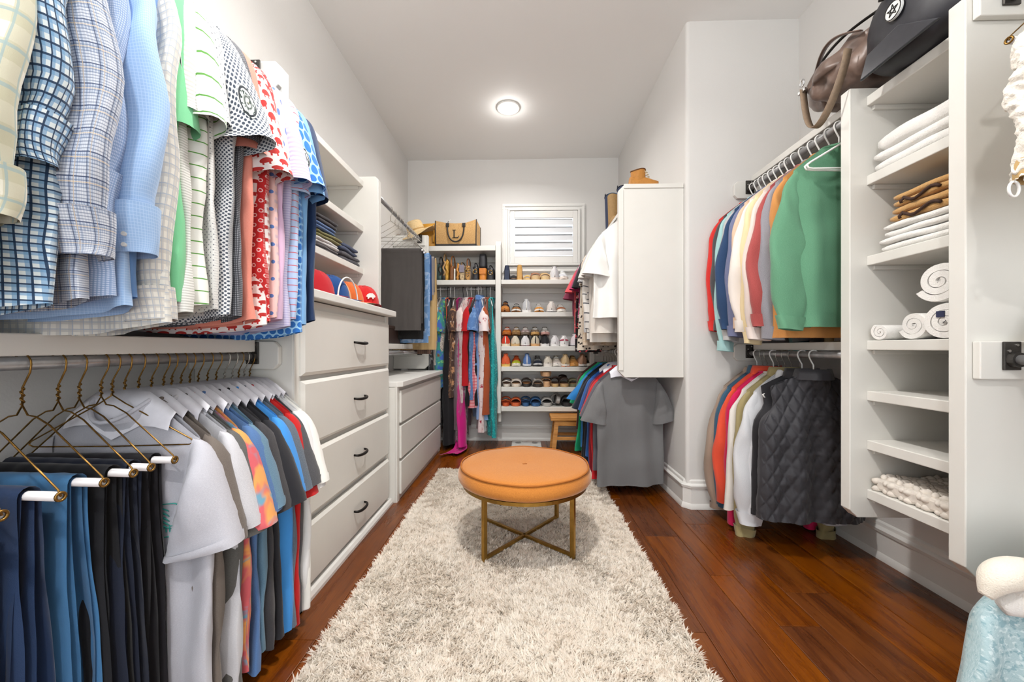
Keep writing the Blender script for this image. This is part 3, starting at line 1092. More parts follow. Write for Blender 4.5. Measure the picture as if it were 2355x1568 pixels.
def badge_mat():
    t = NT('embroidered_badge')
    uv = t.coord('UV')
    d = t.n('ShaderNodeVectorMath', operation='DISTANCE')
    t.t.links.new(uv, d.inputs[0])
    d.inputs[1].default_value = (0.5, 0.5, 0)
    r_ = d.outputs['Value']
    col = t.ramp(r_, [(0.0, srgb('#e9d98a')), (0.09, srgb('#e6e9e6')), (0.18, srgb('#26352f')), (0.3, srgb('#dfe3e0'))])
    nse = t.noise(uv, 7.0, 2)
    col = t.mix(t.m('GREATER_THAN', nse, 0.56), col, srgb('#2b3a36'))
    ring = t.m('LESS_THAN', t.m('ABSOLUTE', t.m('SUBTRACT', r_, 0.42)), 0.035)
    col = t.mix(ring, col, srgb('#20262e'))
    return t.fin(col, 0.8)


M_BADGE = badge_mat()
M_BUTTON = simple('shirt_button', '#f0eee8', 0.25)

TAKEN = {}


def make_garment(name, label, cat, loc, rotz, mat, group, hang='brass', hang_label=None, collar_mat=None, sleeve_mat=None, hem_mat=None, paper=False, cuff_mat=None, both=True, badge=None, tilt=0.0, band=0.0, **k):
    g = Garment(**k)
    E_ = thing(name, label, cat, loc, rotz, group)
    E_.rotation_euler = (0, 0, rotz + tilt)
    b = g.body_mesh().build('body', mat, E_, True)
    if band:
        rings, uvs = [], []
        for i in range(5):
            v = lerp(1 - band / g.L * 1.1, 1.004, i / 4)
            rg = [g.body(2 * PI * (j + 0.5) / g.N, v) for j in range(g.N)]
            rings.append([Vector((p.x * 1.006, p.y * 1.03 + math.copysign(0.002, p.y), p.z)) for p in rg])
            uvs.append([(p.x, p.z) for p in rg])
        MB().loft(rings, uv=uvs).build('hem_band', mat, E_, True)
    if g.sleeve in ('short', 'long'):
        for sd in ((1, -1) if both else (1,)):
            u1 = 1.0
            sl = g.sleeve_mesh(sd, 0, u1, 16 if g.sleeve == 'short' else 26).build('sleeve', sleeve_mat or mat, E_, True)
            if g.cuffh:
                _, _, ln = g.sleeve_frame(sd, 0)
                cu = g.sleeve_mesh(sd, 1 - g.cuffh / ln, 1.0, 6, 24, 0.003 if g.sleeve == 'short' else 0.006).build('cuff', cuff_mat or sleeve_mat or mat, sl, True)
            if sd == 1 and badge:
                bu, bp, ru, rp_ = badge
                gpatch(lambda a, c: g.sleeve_pt(1, a, c), bu, bp, ru, rp_, 0.0022).build('badge', M_BADGE, sl, True)
    if g.collar == 'crew':
        MB().tube(g.neck_loop(), 0.0055, 6, closed=True).build('collar', collar_mat or mat, E_, True)
    elif g.collar == 'fold':
        lp = g.neck_loop(28)
        rings = [[], [], [], [], []]
        cx = Vector((0, 0, 0))
        for p in lp:
            o = Vector((p.x, p.y, 0))
            o = o.normalized() if o.length > 1e-5 else Vector((1, 0, 0))
            fr = 1.0
            rings[0].append(p)
            rings[1].append(p + Vector((-o.x * 0.004, -o.y * 0.004, 0.028)))
            rings[2].append(p + Vector((o.x * 0.003, o.y * 0.003, 0.033)))
            rings[3].append(p + Vector((o.x * 0.01, o.y * 0.01, 0.01)))
            rings[4].append(p + Vector((o.x * 0.016, o.y * 0.016, -0.018)))
        MB().loft(rings).build('collar', collar_mat or mat, E_, True)
    elif g.collar == 'hood':
        rings = []
        for i in range(7):
            a = i / 6
            rr = []
            for j in range(20):
                th = 2 * PI * j / 20
                x = (0.1 - 0.02 * a) * math.cos(th)
                y = (0.055 - 0.01 * a) * math.sin(th) + 0.02 * a
                rr.append((x, y, g.z0 - 0.07 + 0.08 * math.sin(a * PI * 0.6) + 0.02 * nz(x * 20, y * 20, a * 3)))
            rings.append(rr)
        MB().loft(rings).build('hood', collar_mat or mat, E_, True)
    if paper:
        # dry-cleaner's paper cape over the hanger arms
        rings = []
        for i in range(9):
            x = lerp(-0.14, 0.14, i / 8)
            zz = g.zt(x) + 0.014
            hgt = 0.11 * (1 - abs(x) / 0.22)
            rings.append([(x, -0.02 - 0.012 * (1 - abs(x) / 0.2), zz - hgt), (x, -0.016, zz - hgt * 0.4), (x, -0.002, zz + 0.012 * (1 - abs(x) / 0.15)), (x, 0.016, zz - hgt * 0.4), (x, 0.02 + 0.012 * (1 - abs(x) / 0.2), zz - hgt)])
        hs = MB().loft(rings, closed=False)
        hs.build('paper_cape', M_PAPER, E_, True)
    if hang:
        kind = {'brass': 'brass wire', 'steel': 'thin steel wire', 'white': 'white plastic', 'black': 'black plastic'}[hang]
        H = hanger(hang, '%s hanger holding the %s' % (kind, hang_label or label.split(' with ')[0]), loc, rotz + tilt, 'hangers')
        if g.sx < 0.195:
            H.scale.x = g.sx / 0.205
    return E_, g


def drape(name, label, cat, loc, rotz, mat, group, hang='tube', hang_label=None, w=0.15, L1=0.72, L2=0.66, seed=1, fold=0.012, zb=-0.238, t=0.012, nf=6, xc=0.0, flare=0.0, layers=2, part='leg', tilt=0.0, hemband=None):
    """trousers folded over a hanger tube"""
    E_ = thing(name, label, cat, loc, rotz + tilt, group)
    rr = random.Random(seed)
    for ly in range(layers):
        ph, ph2 = rr.uniform(0, 6.28), rr.uniform(0, 6.28)
        la, lb = L1 - ly * 0.03, L2 - ly * 0.05
        off = 0.009 + 0.008 * (layers - 1 - ly)
        rings, uvs = [], []
        NX = 40
        path = []
        for k in range(22):
            path.append((-1, la * (1 - k / 21)))
        for k in range(1, 6):
            path.append((math.cos(PI - PI * k / 6), 0.0))
        for k in range(22):
            path.append((1, lb * k / 21))
        arc = 0
        for i, (sd, dp) in enumerate(path):
            rg, uu = [], []
            for j in range(NX + 1):
                q = -1 + 2 * j / NX
                d = sstep(0, 0.35, dp)
                ww = w * (1 - 0.02 * ly) * (1 + flare * d * dp)
                x = xc + ww * q + 0.01 * d * nz(dp * 3, seed, ly + sd)
                zz = zb - dp + (off * math.sqrt(max(0, 1 - sd * sd)) if dp == 0 else 0)
                y = sd * off + (t * d * sd * (1 - 0.6 * q * q))
                y += fold * d * (math.sin(q * nf + ph + 0.5 * sd) + 0.5 * math.sin(q * nf * 2.3 + ph2 + sd)) + 0.012 * d * nz(q * 1.3, dp * 2, seed * 1.9)
                y += 0.004 * nz(q * 5, dp * 9, seed + ly)
                rg.append((x, y, zz))
                uu.append((x, -sd * dp))
            rings.append(rg)
            uvs.append(uu)
        MB().loft(rings, closed=False, uv=uvs).build(part, mat, E_, True)
    if hang:
        kind = {'tube': 'brass wire trouser', 'tube_steel': 'steel wire trouser', 'white': 'white plastic', 'black': 'black plastic'}[hang]
        hanger(hang, '%s hanger holding the %s' % (kind, hang_label or label), loc, rotz + tilt, 'hangers')
    return E_

# ------------------------------------------------------------------ left upper rod: dress shirts and polos
F = fabric
SH1 = F('plaid_cream_olive', '#e6e3d4', [('u', .04, .02, 0, '#b9b79a', .55), ('v', .04, .02, 0, '#b9b79a', .55), ('u', .04, .004, .027, '#9db3b4', .8), ('v', .04, .004, .027, '#9db3b4', .8)])
SH2 = F('check_navy_blue', '#dfe8ea', [('u', .013, .0065, 0, '#6f9cc4', .75), ('v', .013, .0065, 0, '#6f9cc4', .75), ('u', .013, .0024, .0085, '#1f3552', .95), ('v', .013, .0024, .0085, '#1f3552', .95)])
SH3 = F('plaid_glen_multi', '#c9cfdb', [('u', .028, .012, 0, '#93a3bd', .6), ('v', .028, .012, 0, '#93a3bd', .6), ('u', .004, .0014, 0, '#e9ebef', .55), ('v', .004, .0014, 0, '#4b5d80', .55), ('u', .028, .0016, .016, '#2d3f63', .8), ('v', .028, .0016, .016, '#2d3f63', .8), ('u', .028, .0012, .022, '#e3c79a', .6), ('v', .028, .0012, .022, '#e3c79a', .6)])
SH4 = F('gingham_micro_blue', '#c4d2ea', [('u', .004, .0018, 0, '#7d99c4', .7), ('v', .004, .0018, 0, '#7d99c4', .7)])
SH5 = F('chambray_light_blue', '#9fc0ea', [('u', .005, .0014, 0, '#b9d3f3', .5), ('v', .005, .0014, 0, '#b9d3f3', .5)])
SH6 = F('blue_pique', '#6b96cf')
SH7 = F('plaid_beige_grey', '#e8e5dc', [('u', .016, .007, 0, '#c5c3bf', .7), ('v', .016, .007, 0, '#c5c3bf', .7), ('u', .016, .0013, .011, '#a9b6c6', .8), ('v', .016, .0013, .011, '#a9b6c6', .8)])
SH8 = F('green_pique', '#7fcf9a')
SH9 = F('stripe_fine_grey', '#eeeeea', [('v', .006, .0026, 0, '#c4c5bf', .9)])
SH10 = F('stripe_green_white', '#eff0ea', [('v', .03, .0028, 0, '#5d9a45', 1)])
SH11 = F('white_pin_dot', '#e9e9e6', [('dot', .013, .0015, 1.0, '#6a6f78')])
SH12 = F('white_grey_dot', '#e6e8ea', [('dot', .0105, .0026, 1.0, '#4b5463')])
SH13 = F('houndstooth_charcoal', '#9b9da3', [('u', .005, .0025, 0, '#2e3138', .8), ('v', .005, .0025, 0, '#2e3138', .8)])
SH14 = F('coral_heather', '#e58c7a', heather=.35, hcol='#f0b0a0')
SH15 = F('hog_print_red', '#f3ebe9', [('hog', .042, '#b6322f')])
SH16 = F('red_bandana', '#c32a2c', [('dot', .03, .006, 1.0, '#efd2cf'), ('dot', .03, .0035, 1.0, '#c32a2c')])
SH17 = F('pink_blue_motif', '#f1c9c4', [('dot', .045, .006, 1.2, '#5f7fc0')])
SH18 = F('orchid_pink', '#dcb9d6')
SH19 = F('lavender_stripe', '#c8c4dc', [('v', .008, .0035, 0, '#a7a2cb', .7)])
SH20 = F('sky_red_stripe', '#b9cdec', [('v', .022, .0025, 0, '#cf5a62', 1)])
SH21 = F('blue_honeycomb', '#9fd0f2', [('dot', .026, .0108, 1.732, '#2f6fbd')])
SH22 = F('sky_blue_pique', '#7fb2e2')
SH23 = F('navy_sateen', '#1f3559', rough=.6)
GU = 'shirts on the upper left rod'
UP = [
    (0.53, SH1, 'cream and olive plaid shirt', 'cut by the picture edge', dict(sleeve='long', sl=.66, collar='fold', cuffh=.07)),
    (0.59, SH2, 'navy and blue checked shirt', 'with its sleeve folded high', dict(sleeve='long', sl=.56, collar='fold', cuffh=.07, so=.075)),
    (0.645, SH3, 'grey-blue glen plaid shirt', 'with a broad hanging cuff', dict(sleeve='long', sl=.69, collar='fold', cuffh=.075, so=.085)),
    (0.69, SH4, 'pale blue micro-gingham shirt', 'behind the glen plaid sleeve', dict(sleeve='long', sl=.6, collar='fold', cuffh=.07, so=.055)),
    (0.733, SH5, 'light blue chambray shirt', 'with a two-button cuff', dict(sleeve='long', sl=.665, collar='fold', cuffh=.085, so=.085)),
    (0.765, SH6, 'mid-blue polo shirt', 'between the chambray and beige plaid shirts', dict(collar='fold', sl=.2, so=.02)),
    (0.80, SH7, 'beige and grey plaid shirt', 'hanging lowest of the long sleeves', dict(sleeve='long', sl=.79, collar='fold', cuffh=.07, so=.05, L=1.0)),
    (0.835, SH8, 'plain mint green polo shirt', 'beside the plaid dress shirts', dict(collar='fold', so=.03, sl=.35)),
    (0.872, SH9, 'fine grey striped polo shirt', 'with a sleeve crest', dict(collar='fold', so=.035, badge=(.78, -.7, .09, .27))),
    (0.91, SH10, 'white polo shirt with green stripes', 'widely spaced', dict(collar='fold', so=.065, sl=.31)),
    (0.95, SH11, 'white pin-dot polo shirt', 'next to the green-striped one', dict(collar='fold', so=.04)),
    (0.995, SH12, 'white grey-dotted polo shirt', 'with a round sleeve crest', dict(collar='fold', so=.12, sl=.30, badge=(.8, -.62, .085, .27))),
    (1.035, SH13, 'charcoal houndstooth polo shirt', 'under the dotted sleeve', dict(collar='fold', so=.055, sl=.29)),
    (1.075, SH14, 'plain coral polo shirt', 'beside the red animal print', dict(collar='fold', so=.045)),
    (1.115, SH15, 'white shirt with red animal print', 'in rows', dict(collar='fold', so=.085)),
    (1.145, SH16, 'red bandana-print shirt', 'showing below the animal print', dict(collar='fold', so=.06, sl=.32)),
    (1.18, SH17, 'pale pink shirt with tiny blue motifs', 'mid rod', dict(collar='fold', so=.045)),
    (1.215, SH18, 'plain orchid pink polo shirt', 'between the pink and lavender ones', dict(collar='fold', so=.03, sl=.22)),
    (1.25, SH19, 'lavender striped polo shirt', 'with finely banded sleeve', dict(collar='fold', so=.09, sl=.31)),
    (1.285, SH20, 'sky blue polo shirt with red stripes', 'beside the honeycomb print', dict(collar='fold', so=.045)),
    (1.32, SH21, 'blue honeycomb-print polo shirt', 'with a small sleeve crest', dict(collar='fold', so=.095, badge=(.8, -.7, .07, .24), L=1.0)),
    (1.352, SH22, 'plain sky blue polo shirt', 'third from the hutch end', dict(collar='fold', so=.075, sl=.31)),
    (1.384, SH23, 'plain navy shirt', 'nearest the hutch on the upper rod', dict(collar='fold', so=.06, sl=.30)),
]
rg = random.Random(11)
SHIRT_OBJ = {}
for i, (y, m, nm, extra, kw) in enumerate(UP):
    k = dict(L=rg.uniform(.95, .985), w=.235, hw=.235, fold=.011, nf=4, tail=.03, xmin=.248, z0=-.082, drop=.09, seed=i * 3 + 5, sl=None if kw.get('sleeve') else rg.uniform(.27, .33))
    k.update(kw)
    long = k.get('sleeve') == 'long'
    if not long:
        k['so'] = k.get('so', .085) + .025
    e, g = make_garment('dress_shirt' if long else 'polo_shirt', (nm + ' ' + extra), 'shirt', (-1.01, y, 2.032), 0, m, GU, 'brass', nm, tilt=rg.uniform(-.06, .06), **k)
    SHIRT_OBJ[nm] = (e, g)
# cuff buttons of the chambray shirt
e, g = SHIRT_OBJ['light blue chambray shirt']
sl = [c for c in e.children if c.name.startswith('sleeve')][0]
cf = [c for c in sl.children][0]
for k, (u, p) in enumerate(((.945, -1.0), (.975, -1.05))):
    q = g.sleeve_pt(1, u, p, .004)
    MB().tube([q + Vector((.0, .002, 0)), q + Vector((.001, -.0045, 0))], .0042, 12).build('button', M_BUTTON, sl)

# ------------------------------------------------------------------ left lower rod: slacks, then tees
GL = 'slacks on the lower left rod'
SLK = [
    (0.585, F('navy_slacks', '#222f45', rough=.8), 'dark navy slacks folded over the nearest tube hanger', .14),
    (0.675, F('ink_blue_slacks', '#24395c', rough=.8), 'ink blue slacks folded over a white tube hanger', .135),
    (0.745, F('steel_blue_slacks', '#41739f', rough=.8), 'steel blue slacks folded over a white tube hanger', .14),
    (0.805, F('black_slacks', '#17181d', rough=.8), 'black slacks between the steel blue and midnight pairs', .15),
    (0.845, F('midnight_slacks', '#1c2335', rough=.8), 'midnight navy slacks hanging wide beside the black pair', .155),
    (0.89, F('soft_black_slacks', '#211f24', rough=.8), 'soft black slacks next to the grey logo tee', .15),
]
for i, (y, m, lb, w) in enumerate(SLK):
    drape('slacks', lb, 'slacks', (-1.015, y, 0.975), 0, m, GL, 'tube', lb.split(' slacks')[0] + ' slacks', w=w, L1=.70, L2=.68, seed=20 + i, fold=.011, nf=7, flare=.25, tilt=rg.uniform(-.05, .05), xc=-.02)

TG = 'tees on the lower left rod'
TEE = [
    (0.945, F('tee_light_grey', '#b9b9c2', heather=.2), 'light grey tee', 'with a teal chest logo', {}),
    (0.98, F('tee_taupe', '#6b625b', heather=.3), 'taupe tee', 'behind the grey logo tee', dict(hw=.235)),
    (1.015, F('tee_heather_grey', '#c4c4ca', heather=.5, hcol='#e6e6ea'), 'pale heather grey tee', 'third in the tee row', {}),
    (1.05, F('tee_charcoal', '#5b5a58', heather=.3), 'charcoal tee', 'beside the coral tee', {}),
    (1.075, F('tee_coral_dye', '#d5636a', [('noise', 9, .5, '#e7a05a'), ('noise', 12, .56, '#6d9db5')]), 'coral tie-dyed tee', 'with orange and teal patches', {}),
    (1.105, F('tee_denim_blue', '#4d6f9f', heather=.3), 'dusty denim blue tee', 'at mid row', {}),
    (1.135, F('tee_slate_teal', '#5f7f95', heather=.3), 'slate teal tee', 'behind the denim blue tee', dict(hw=.235)),
    (1.165, F('tee_washed_black', '#3a383b', heather=.25), 'washed black tee', 'with a broad sleeve', {}),
    (1.2, F('tee_black', '#26262b'), 'plain black tee', 'in front of the bright blue tee', {}),
    (1.235, F('tee_bright_blue', '#4393df'), 'bright blue tee', 'in the lower row', dict(fold=.016)),
    (1.27, F('tee_smoke_blue', '#56616e', heather=.5, hcol='#8995a2'), 'smoke blue heather tee', 'beside the red tee', {}),
    (1.305, F('tee_red', '#bf1f20'), 'plain red tee', 'in the lower row', dict(L=.93)),
    (1.335, F('tee_dark_grey', '#4a4a4e', heather=.3), 'dark grey tee', 'behind the red tee', dict(hw=.235)),
    (1.362, F('tee_white', '#e9e9ea'), 'white tee', 'second from the drawers', {}),
    (1.39, F('tee_ivory', '#efeee9'), 'ivory tee', 'nearest the drawers in the lower row', {}),
]
for i, (y, m, nm, extra, kw) in enumerate(TEE):
    k = dict(L=rg.uniform(.87, .92), xmin=.243, w=.235, hw=.24, fold=.012, nf=4, seed=i * 5 + 101, so=.1 + rg.uniform(-.012, .015), sl=.265 + rg.uniform(-.02, .02), cuffh=.022)
    k.update(kw)
    e, g = make_garment('t_shirt', nm + ' ' + extra, 'tee', (-1.015, y, 0.975), 0, m, TG, 'steel' if i in (10, 11, 13) else 'brass', nm, paper=True, tilt=rg.uniform(-.05, .05), **k)
    if i == 0:
        TEE0 = (e, g)
# an empty hanger among them
hanger('brass', 'bare brass wire hanger just before the tee row', (-1.015, .915, .975), .1, 'hangers')


def font_mesh(txt, size):
    cu = bpy.data.curves.new('lettering', 'FONT')
    cu.body = txt
    cu.size = size
    cu.resolution_u = 3
    ob = bpy.data.objects.new('lettering', cu)
    COL.objects.link(ob)
    dg = bpy.context.evaluated_depsgraph_get()
    me = ob.evaluated_get(dg).to_mesh()
    V = [v.co[:] for v in me.vertices]
    Fc = [tuple(p.vertices) for p in me.polygons]
    ob.evaluated_get(dg).to_mesh_clear()
    bpy.data.objects.remove(ob)
    bpy.data.curves.remove(cu)
    return V, Fc


# teal chest logo of the grey tee, laid on the cloth
e, g = TEE0
M_TEAL = simple('teal_print', '#3aa69a', .8)


def on_tee(x, z):
    # find angle/level whose point has this x,z on the camera side
    th, v = -PI / 2 + x / .24, (-.105 - z) / .78
    for _ in range(14):
        p = g.body(th, v)
        th += (x - p.x) / .24 * .7
        v += (p.z - z) / .8 * .8
    p = g.body(th, v)
    return Vector((p.x, p.y - .0035, p.z))


lx, lz = .11, -.40
lg = MB()
path = []
hw, hh, rr = .042, .042, .012
for cx, cz, a0 in ((hw - rr, hh - rr, 0), (-hw + rr, hh - rr, PI / 2), (-hw + rr, -hh + rr, PI), (hw - rr, -hh + rr, 1.5 * PI)):
    for k in range(5):
        a = a0 + PI / 2 * k / 4
        path.append((lx + cx + rr * math.cos(a), lz + cz + rr * math.sin(a)))
lg.tube([on_tee(*p) for p in path], .0014, 5, closed=True)
for i in range(5):
    pts = [on_tee(lx - .025 + .045 * t_, lz + .02 - .006 * i + .018 * math.sin(t_ * 3 + i * .4) * t_) for t_ in [k / 8 for k in range(9)]]
    lg.tube(pts, [.0008 + .0022 * math.sin(PI * k / 8) for k in range(9)], 5)
V, Fc = font_mesh('ME', .023)
lg.add([on_tee(lx - .002 + p[0], lz - .03 + p[1]) for p in V], Fc)
lg.build('chest_logo', M_TEAL, e, True)

# ------------------------------------------------------------------ right recess, upper rod: sweatshirts (sleeves towards the aisle)
RG = 'sweatshirts on the recess rod'
SW = [
    (2.37, F('sw_red', '#d8342f', heather=.2), 'red sweatshirt', 'at the far end of the recess rod', {}),
    (2.325, F('sw_charcoal', '#4b4a4c', heather=.3), 'charcoal sweatshirt', 'beside the red one', {}),
    (2.285, F('sw_aqua', '#a5cfcf', heather=.2), 'pale aqua sweatshirt', 'with hanging teal cuffs', dict(sl=.8)),
    (2.245, F('sw_grey_heather', '#b9b9ba', heather=.7, hcol='#dededd'), 'grey heather hoodie', 'between the aqua and navy ones', dict(sl=.74)),
    (2.195, F('sw_navy', '#2a4468', heather=.2), 'navy sweatshirt', 'with a wide sleeve', dict(so=.1)),
    (2.15, F('sw_slate', '#6f7596', heather=.4), 'slate purple sweatshirt', 'beside the cream ones', dict(sl=.72)),
    (2.10, F('sw_peach', '#e3c3a8', heather=.1), 'peach sweatshirt', 'behind the butter one', {}),
    (2.06, F('sw_ivory', '#ece4dd'), 'ivory sweatshirt', 'with a deep ribbed cuff', dict(sl=.7, so=.1)),
    (2.01, F('sw_butter', '#f0dcb0'), 'butter yellow sweatshirt', 'in the recess', dict(sl=.76)),
    (1.955, F('sw_blush', '#e2d2ca', heather=.2), 'blush pink sweatshirt', 'with a gathered cuff', dict(so=.1, sl=.74, puff=.004)),
    (1.895, F('sw_brick', '#a34a48', heather=.4), 'brick red sweatshirt', 'with a bent sleeve', dict(so=.105)),
    (1.845, F('sw_steel', '#8c8b93', heather=.6, hcol='#bdbcc2'), 'steel grey sweatshirt', 'just behind the green one', dict(sl=.74)),
    (1.79, F('sw_orange', '#c98a4d', heather=.2), 'orange brown sweatshirt', 'showing below the green one', dict(L=.93, sl=.6, so=.04)),
    (1.735, F('sw_green', '#5c8f70', heather=.5, hcol='#7fb394'), 'heather green sweatshirt', 'next to the towel cabinet', dict(so=.1, sl=.7)),
]
for i, (y, m, nm, extra, kw) in enumerate(SW):
    k = dict(L=rg.uniform(.84, .89), w=.245, hw=.23, fold=.012, nf=4, xmin=.305, seed=i * 5 + 203, sleeve='long', sl=.68, so=.07, cuffh=.06, t=.03, band=.055)
    k.update(kw)
    make_garment('sweatshirt', nm + ' ' + extra, 'sweatshirt', (1.395, y, 1.985), PI, m, RG, 'white', nm, tilt=rg.uniform(-.05, .05), **k)
for k, y in enumerate((1.665, 1.69)):
    hanger('white', ('bare white plastic hanger beside the towel cabinet', 'second bare white plastic hanger before the green sweatshirt')[k], (1.395, y, 1.985), PI + .06 * k, 'hangers')

# ------------------------------------------------------------------ right recess, lower rod: coats and vests
CG = 'coats on the recess rod'
QN = F('quilt_black', '#39383c', rough=.42, sheen=.1, bumpy=.35)
CO = [
    (2.33, F('puffer_taupe', '#a08b7b', rough=.55, bumpy=.5), 'puffer_jacket', 'taupe padded jacket', 'at the far end of the coat rod', dict(sleeve='long', collar='hood', puff=.012, t=.035, so=.11, sl=.72, cuffh=.04)),
    (2.275, F('fleece_teal', '#3d5f78'), 'fleece_jacket', 'dark teal fleece', 'squeezed behind the orange one', dict(sleeve='long', collar='fold', sl=.7)),
    (2.235, F('fleece_orange', '#e4553a', weave=300), 'fleece_jacket', 'bright orange fleece', 'beside the taupe jacket', dict(sleeve='long', collar='fold', so=.1, sl=.66, t=.03)),
    (2.18, F('pullover_pink', '#d21f58'), 'pullover', 'hot pink pullover', 'with its cuff hanging low', dict(sleeve='long', collar='crew', so=.06, sl=.76)),
    (2.135, F('fleece_cream', '#e2dcd5', weave=300), 'fleece_jacket', 'cream fleece', 'with a rounded hem', dict(sleeve=None, collar='crew', w=.27, hw=.31, L=.84, t=.03)),
    (2.085, F('jacket_khaki', '#a3956a'), 'jacket', 'khaki jacket', 'with a long ribbed cuff', dict(sleeve='long', collar='fold', so=.07, sl=.78, cuffh=.06)),
    (2.035, F('hoodie_pale_grey', '#cfd0d4', heather=.6, hcol='#e8e8ea'), 'hoodie', 'pale grey hoodie', 'beside the black vests', dict(sleeve='long', collar='hood', so=.1, sl=.68, cuffh=.06, t=.03)),
    (1.96, F('vest_black', '#29282c', rough=.6, bumpy=.4), 'padded_vest', 'plain black padded vest', 'behind the quilted vest', dict(sleeve=None, notch=.16, drop=.06, collar='fold', w=.235, hw=.24, L=.81, t=.03, arm=.28)),
    (1.885, QN, 'quilted_vest', 'black diamond-quilted vest', 'next to the towel cabinet', dict(sleeve=None, notch=.16, drop=.055, sx=.205, collar='fold', w=.25, hw=.25, L=.79, t=.04, arm=.28, quilt=.011, N=240, M=110, fold=.01, neck_t=.05)),
]
for i, (y, m, onm, nm, extra, kw) in enumerate(CO):
    k = dict(L=.82, w=.245, hw=.245, fold=.013, nf=4, xmin=.305, seed=i * 7 + 307, so=.08)
    k.update(kw)
    e, g = make_garment(onm, nm + ' ' + extra, 'vest' if 'vest' in nm else 'jacket', (1.395, y, .972), PI, m, CG, 'white' if i in (0, 3, 7, 8) else 'steel', nm, tilt=rg.uniform(-.04, .04), band=.03 if 'vest' in nm else 0.0, **k)

# ------------------------------------------------------------------ right rear, upper rod: blouses
BG = 'blouses on the upper rear rod'
W1 = F('blouse_white', '#f0eeea', rough=.75)
BL = [
    (2.575, W1, 'plain white blouse', 'just behind the white end panel', dict(L=.76, hw=.27, so=.13, sl=.27)),
    (2.66, F('blouse_ecru', '#dcd5cc', heather=.2), 'ecru linen blouse', 'hanging below the white one', dict(L=.86, hw=.26, so=.1)),
    (2.75, F('blouse_cream', '#e6e1d9'), 'cream tunic', 'behind the ecru blouse', dict(L=.92, hw=.25, so=.11)),
    (2.84, F('blouse_chalk', '#e9e7e2'), 'chalk white blouse', 'with rolled sleeves', dict(L=.82, so=.12)),
    (2.93, F('blouse_stripe', '#ece9e4', [('v', .05, .006, 0, '#5a5c62', 1)]), 'white knit with black stripes', 'hanging long', dict(L=.9, so=.07, sleeve='long', sl=.62)),
    (3.02, F('blouse_pinstripe', '#d2d2d3', [('u', .012, .004, 0, '#77797f', .9)]), 'grey pinstriped shirt', 'behind the striped knit', dict(L=.84, so=.1)),
    (3.11, F('blouse_beige', '#d8c6b0', [('noise', 22, .55, '#c3a98d')]), 'beige patterned blouse', 'showing at the hem', dict(L=.94, so=.06)),
    (3.20, F('blouse_leopard', '#d9cdbd', [('blob', 38, .32, '#332a28')]), 'leopard-spotted top', 'hanging lowest under the blouses', dict(L=.98, so=.06, hw=.27)),
    (3.30, F('blouse_black', '#28272b'), 'black satin top', 'beside the magenta tops', dict(L=.8, so=.11)),
    (3.40, F('blouse_magenta', '#b33a66', [('noise', 14, .55, '#d9d2dc')]), 'magenta print top', 'near the shoe rack', dict(L=.7, so=.12)),
    (3.50, F('blouse_floral', '#2a2529', [('noise', 26, .55, '#e2585f'), ('noise', 31, .6, '#e8e4e2')]), 'black floral dress', 'with coral flowers', dict(L=1.0, so=.08, hw=.25)),
    (3.58, F('blouse_coral', '#d7545c', [('noise', 18, .6, '#f0b9ae')]), 'coral blouse', 'with floppy sleeves', dict(L=.82, so=.14)),
    (3.67, F('blouse_plum', '#8e3f56'), 'plum blouse', 'furthest along the rear rod', dict(L=.66, so=.15, sl=.3)),
]
for i, (y, m, nm, extra, kw) in enumerate(BL):
    k = dict(L=.84, w=.24, hw=.245, fold=.021, nf=5, xmin=.29, seed=i * 7 + 407, so=.08, collar='crew', t=.03)
    k.update(kw)
    make_garment('dress' if 'dress' in nm else 'blouse', nm + ' ' + extra, 'dress' if 'dress' in nm else 'blouse', (.72, y, 1.965), PI, m, BG, 'white' if i < 4 else 'steel', nm, tilt=rg.uniform(-.08, .08), **k)

# ------------------------------------------------------------------ right rear, lower rod: scrub tops
SG = 'scrub tops on the lower rear rod'
SC_ = [
    (2.62, F('scrub_grey', '#6f6f70', heather=.3, hcol='#949494'), 'mid grey scrub top', 'hanging wide in front of the row', dict(L=.9, hw=.235, so=.14, sl=.26, sw=.6, dip=.07, fold=.014, nf=3)),
    (2.69, F('scrub_dark_grey', '#5f5d66'), 'dark grey scrub top', 'behind the mid grey one', dict(so=.13, L=.82)),
    (2.75, F('scrub_red', '#c9232a'), 'bright red scrub top', 'with a long body', dict(L=.9, so=.12, dip=.03)),
    (2.81, F('scrub_crimson', '#8f1f2b'), 'crimson scrub top', 'behind the bright red one', dict(L=.88, so=.08)),
    (2.87, F('scrub_indigo', '#37386f'), 'indigo scrub top', 'between red and royal blue', dict(so=.1)),
    (2.95, F('scrub_royal', '#2a5fa8'), 'royal blue scrub top', 'in the rear row', dict(L=.8, so=.1)),
    (3.04, F('scrub_navy', '#1b2333'), 'navy scrub top', 'with a dark wide sleeve', dict(so=.14, L=.86)),
    (3.14, F('scrub_black', '#1d1c1f'), 'black scrub top', 'beside the blue-green ones', dict(so=.12, L=.92)),
    (3.24, F('scrub_blue', '#2f7fc4'), 'cornflower blue scrub top', 'with a pointed sleeve', dict(so=.16, sl=.2, L=.8)),
    (3.34, F('scrub_green', '#1fa573'), 'emerald green scrub top', 'beside the wooden stool', dict(so=.12, L=.86, hw=.27)),
    (3.46, F('scrub_brown', '#4d2f2d'), 'dark brown scrub top', 'furthest along the lower rear rod', dict(so=.06, L=.7)),
]
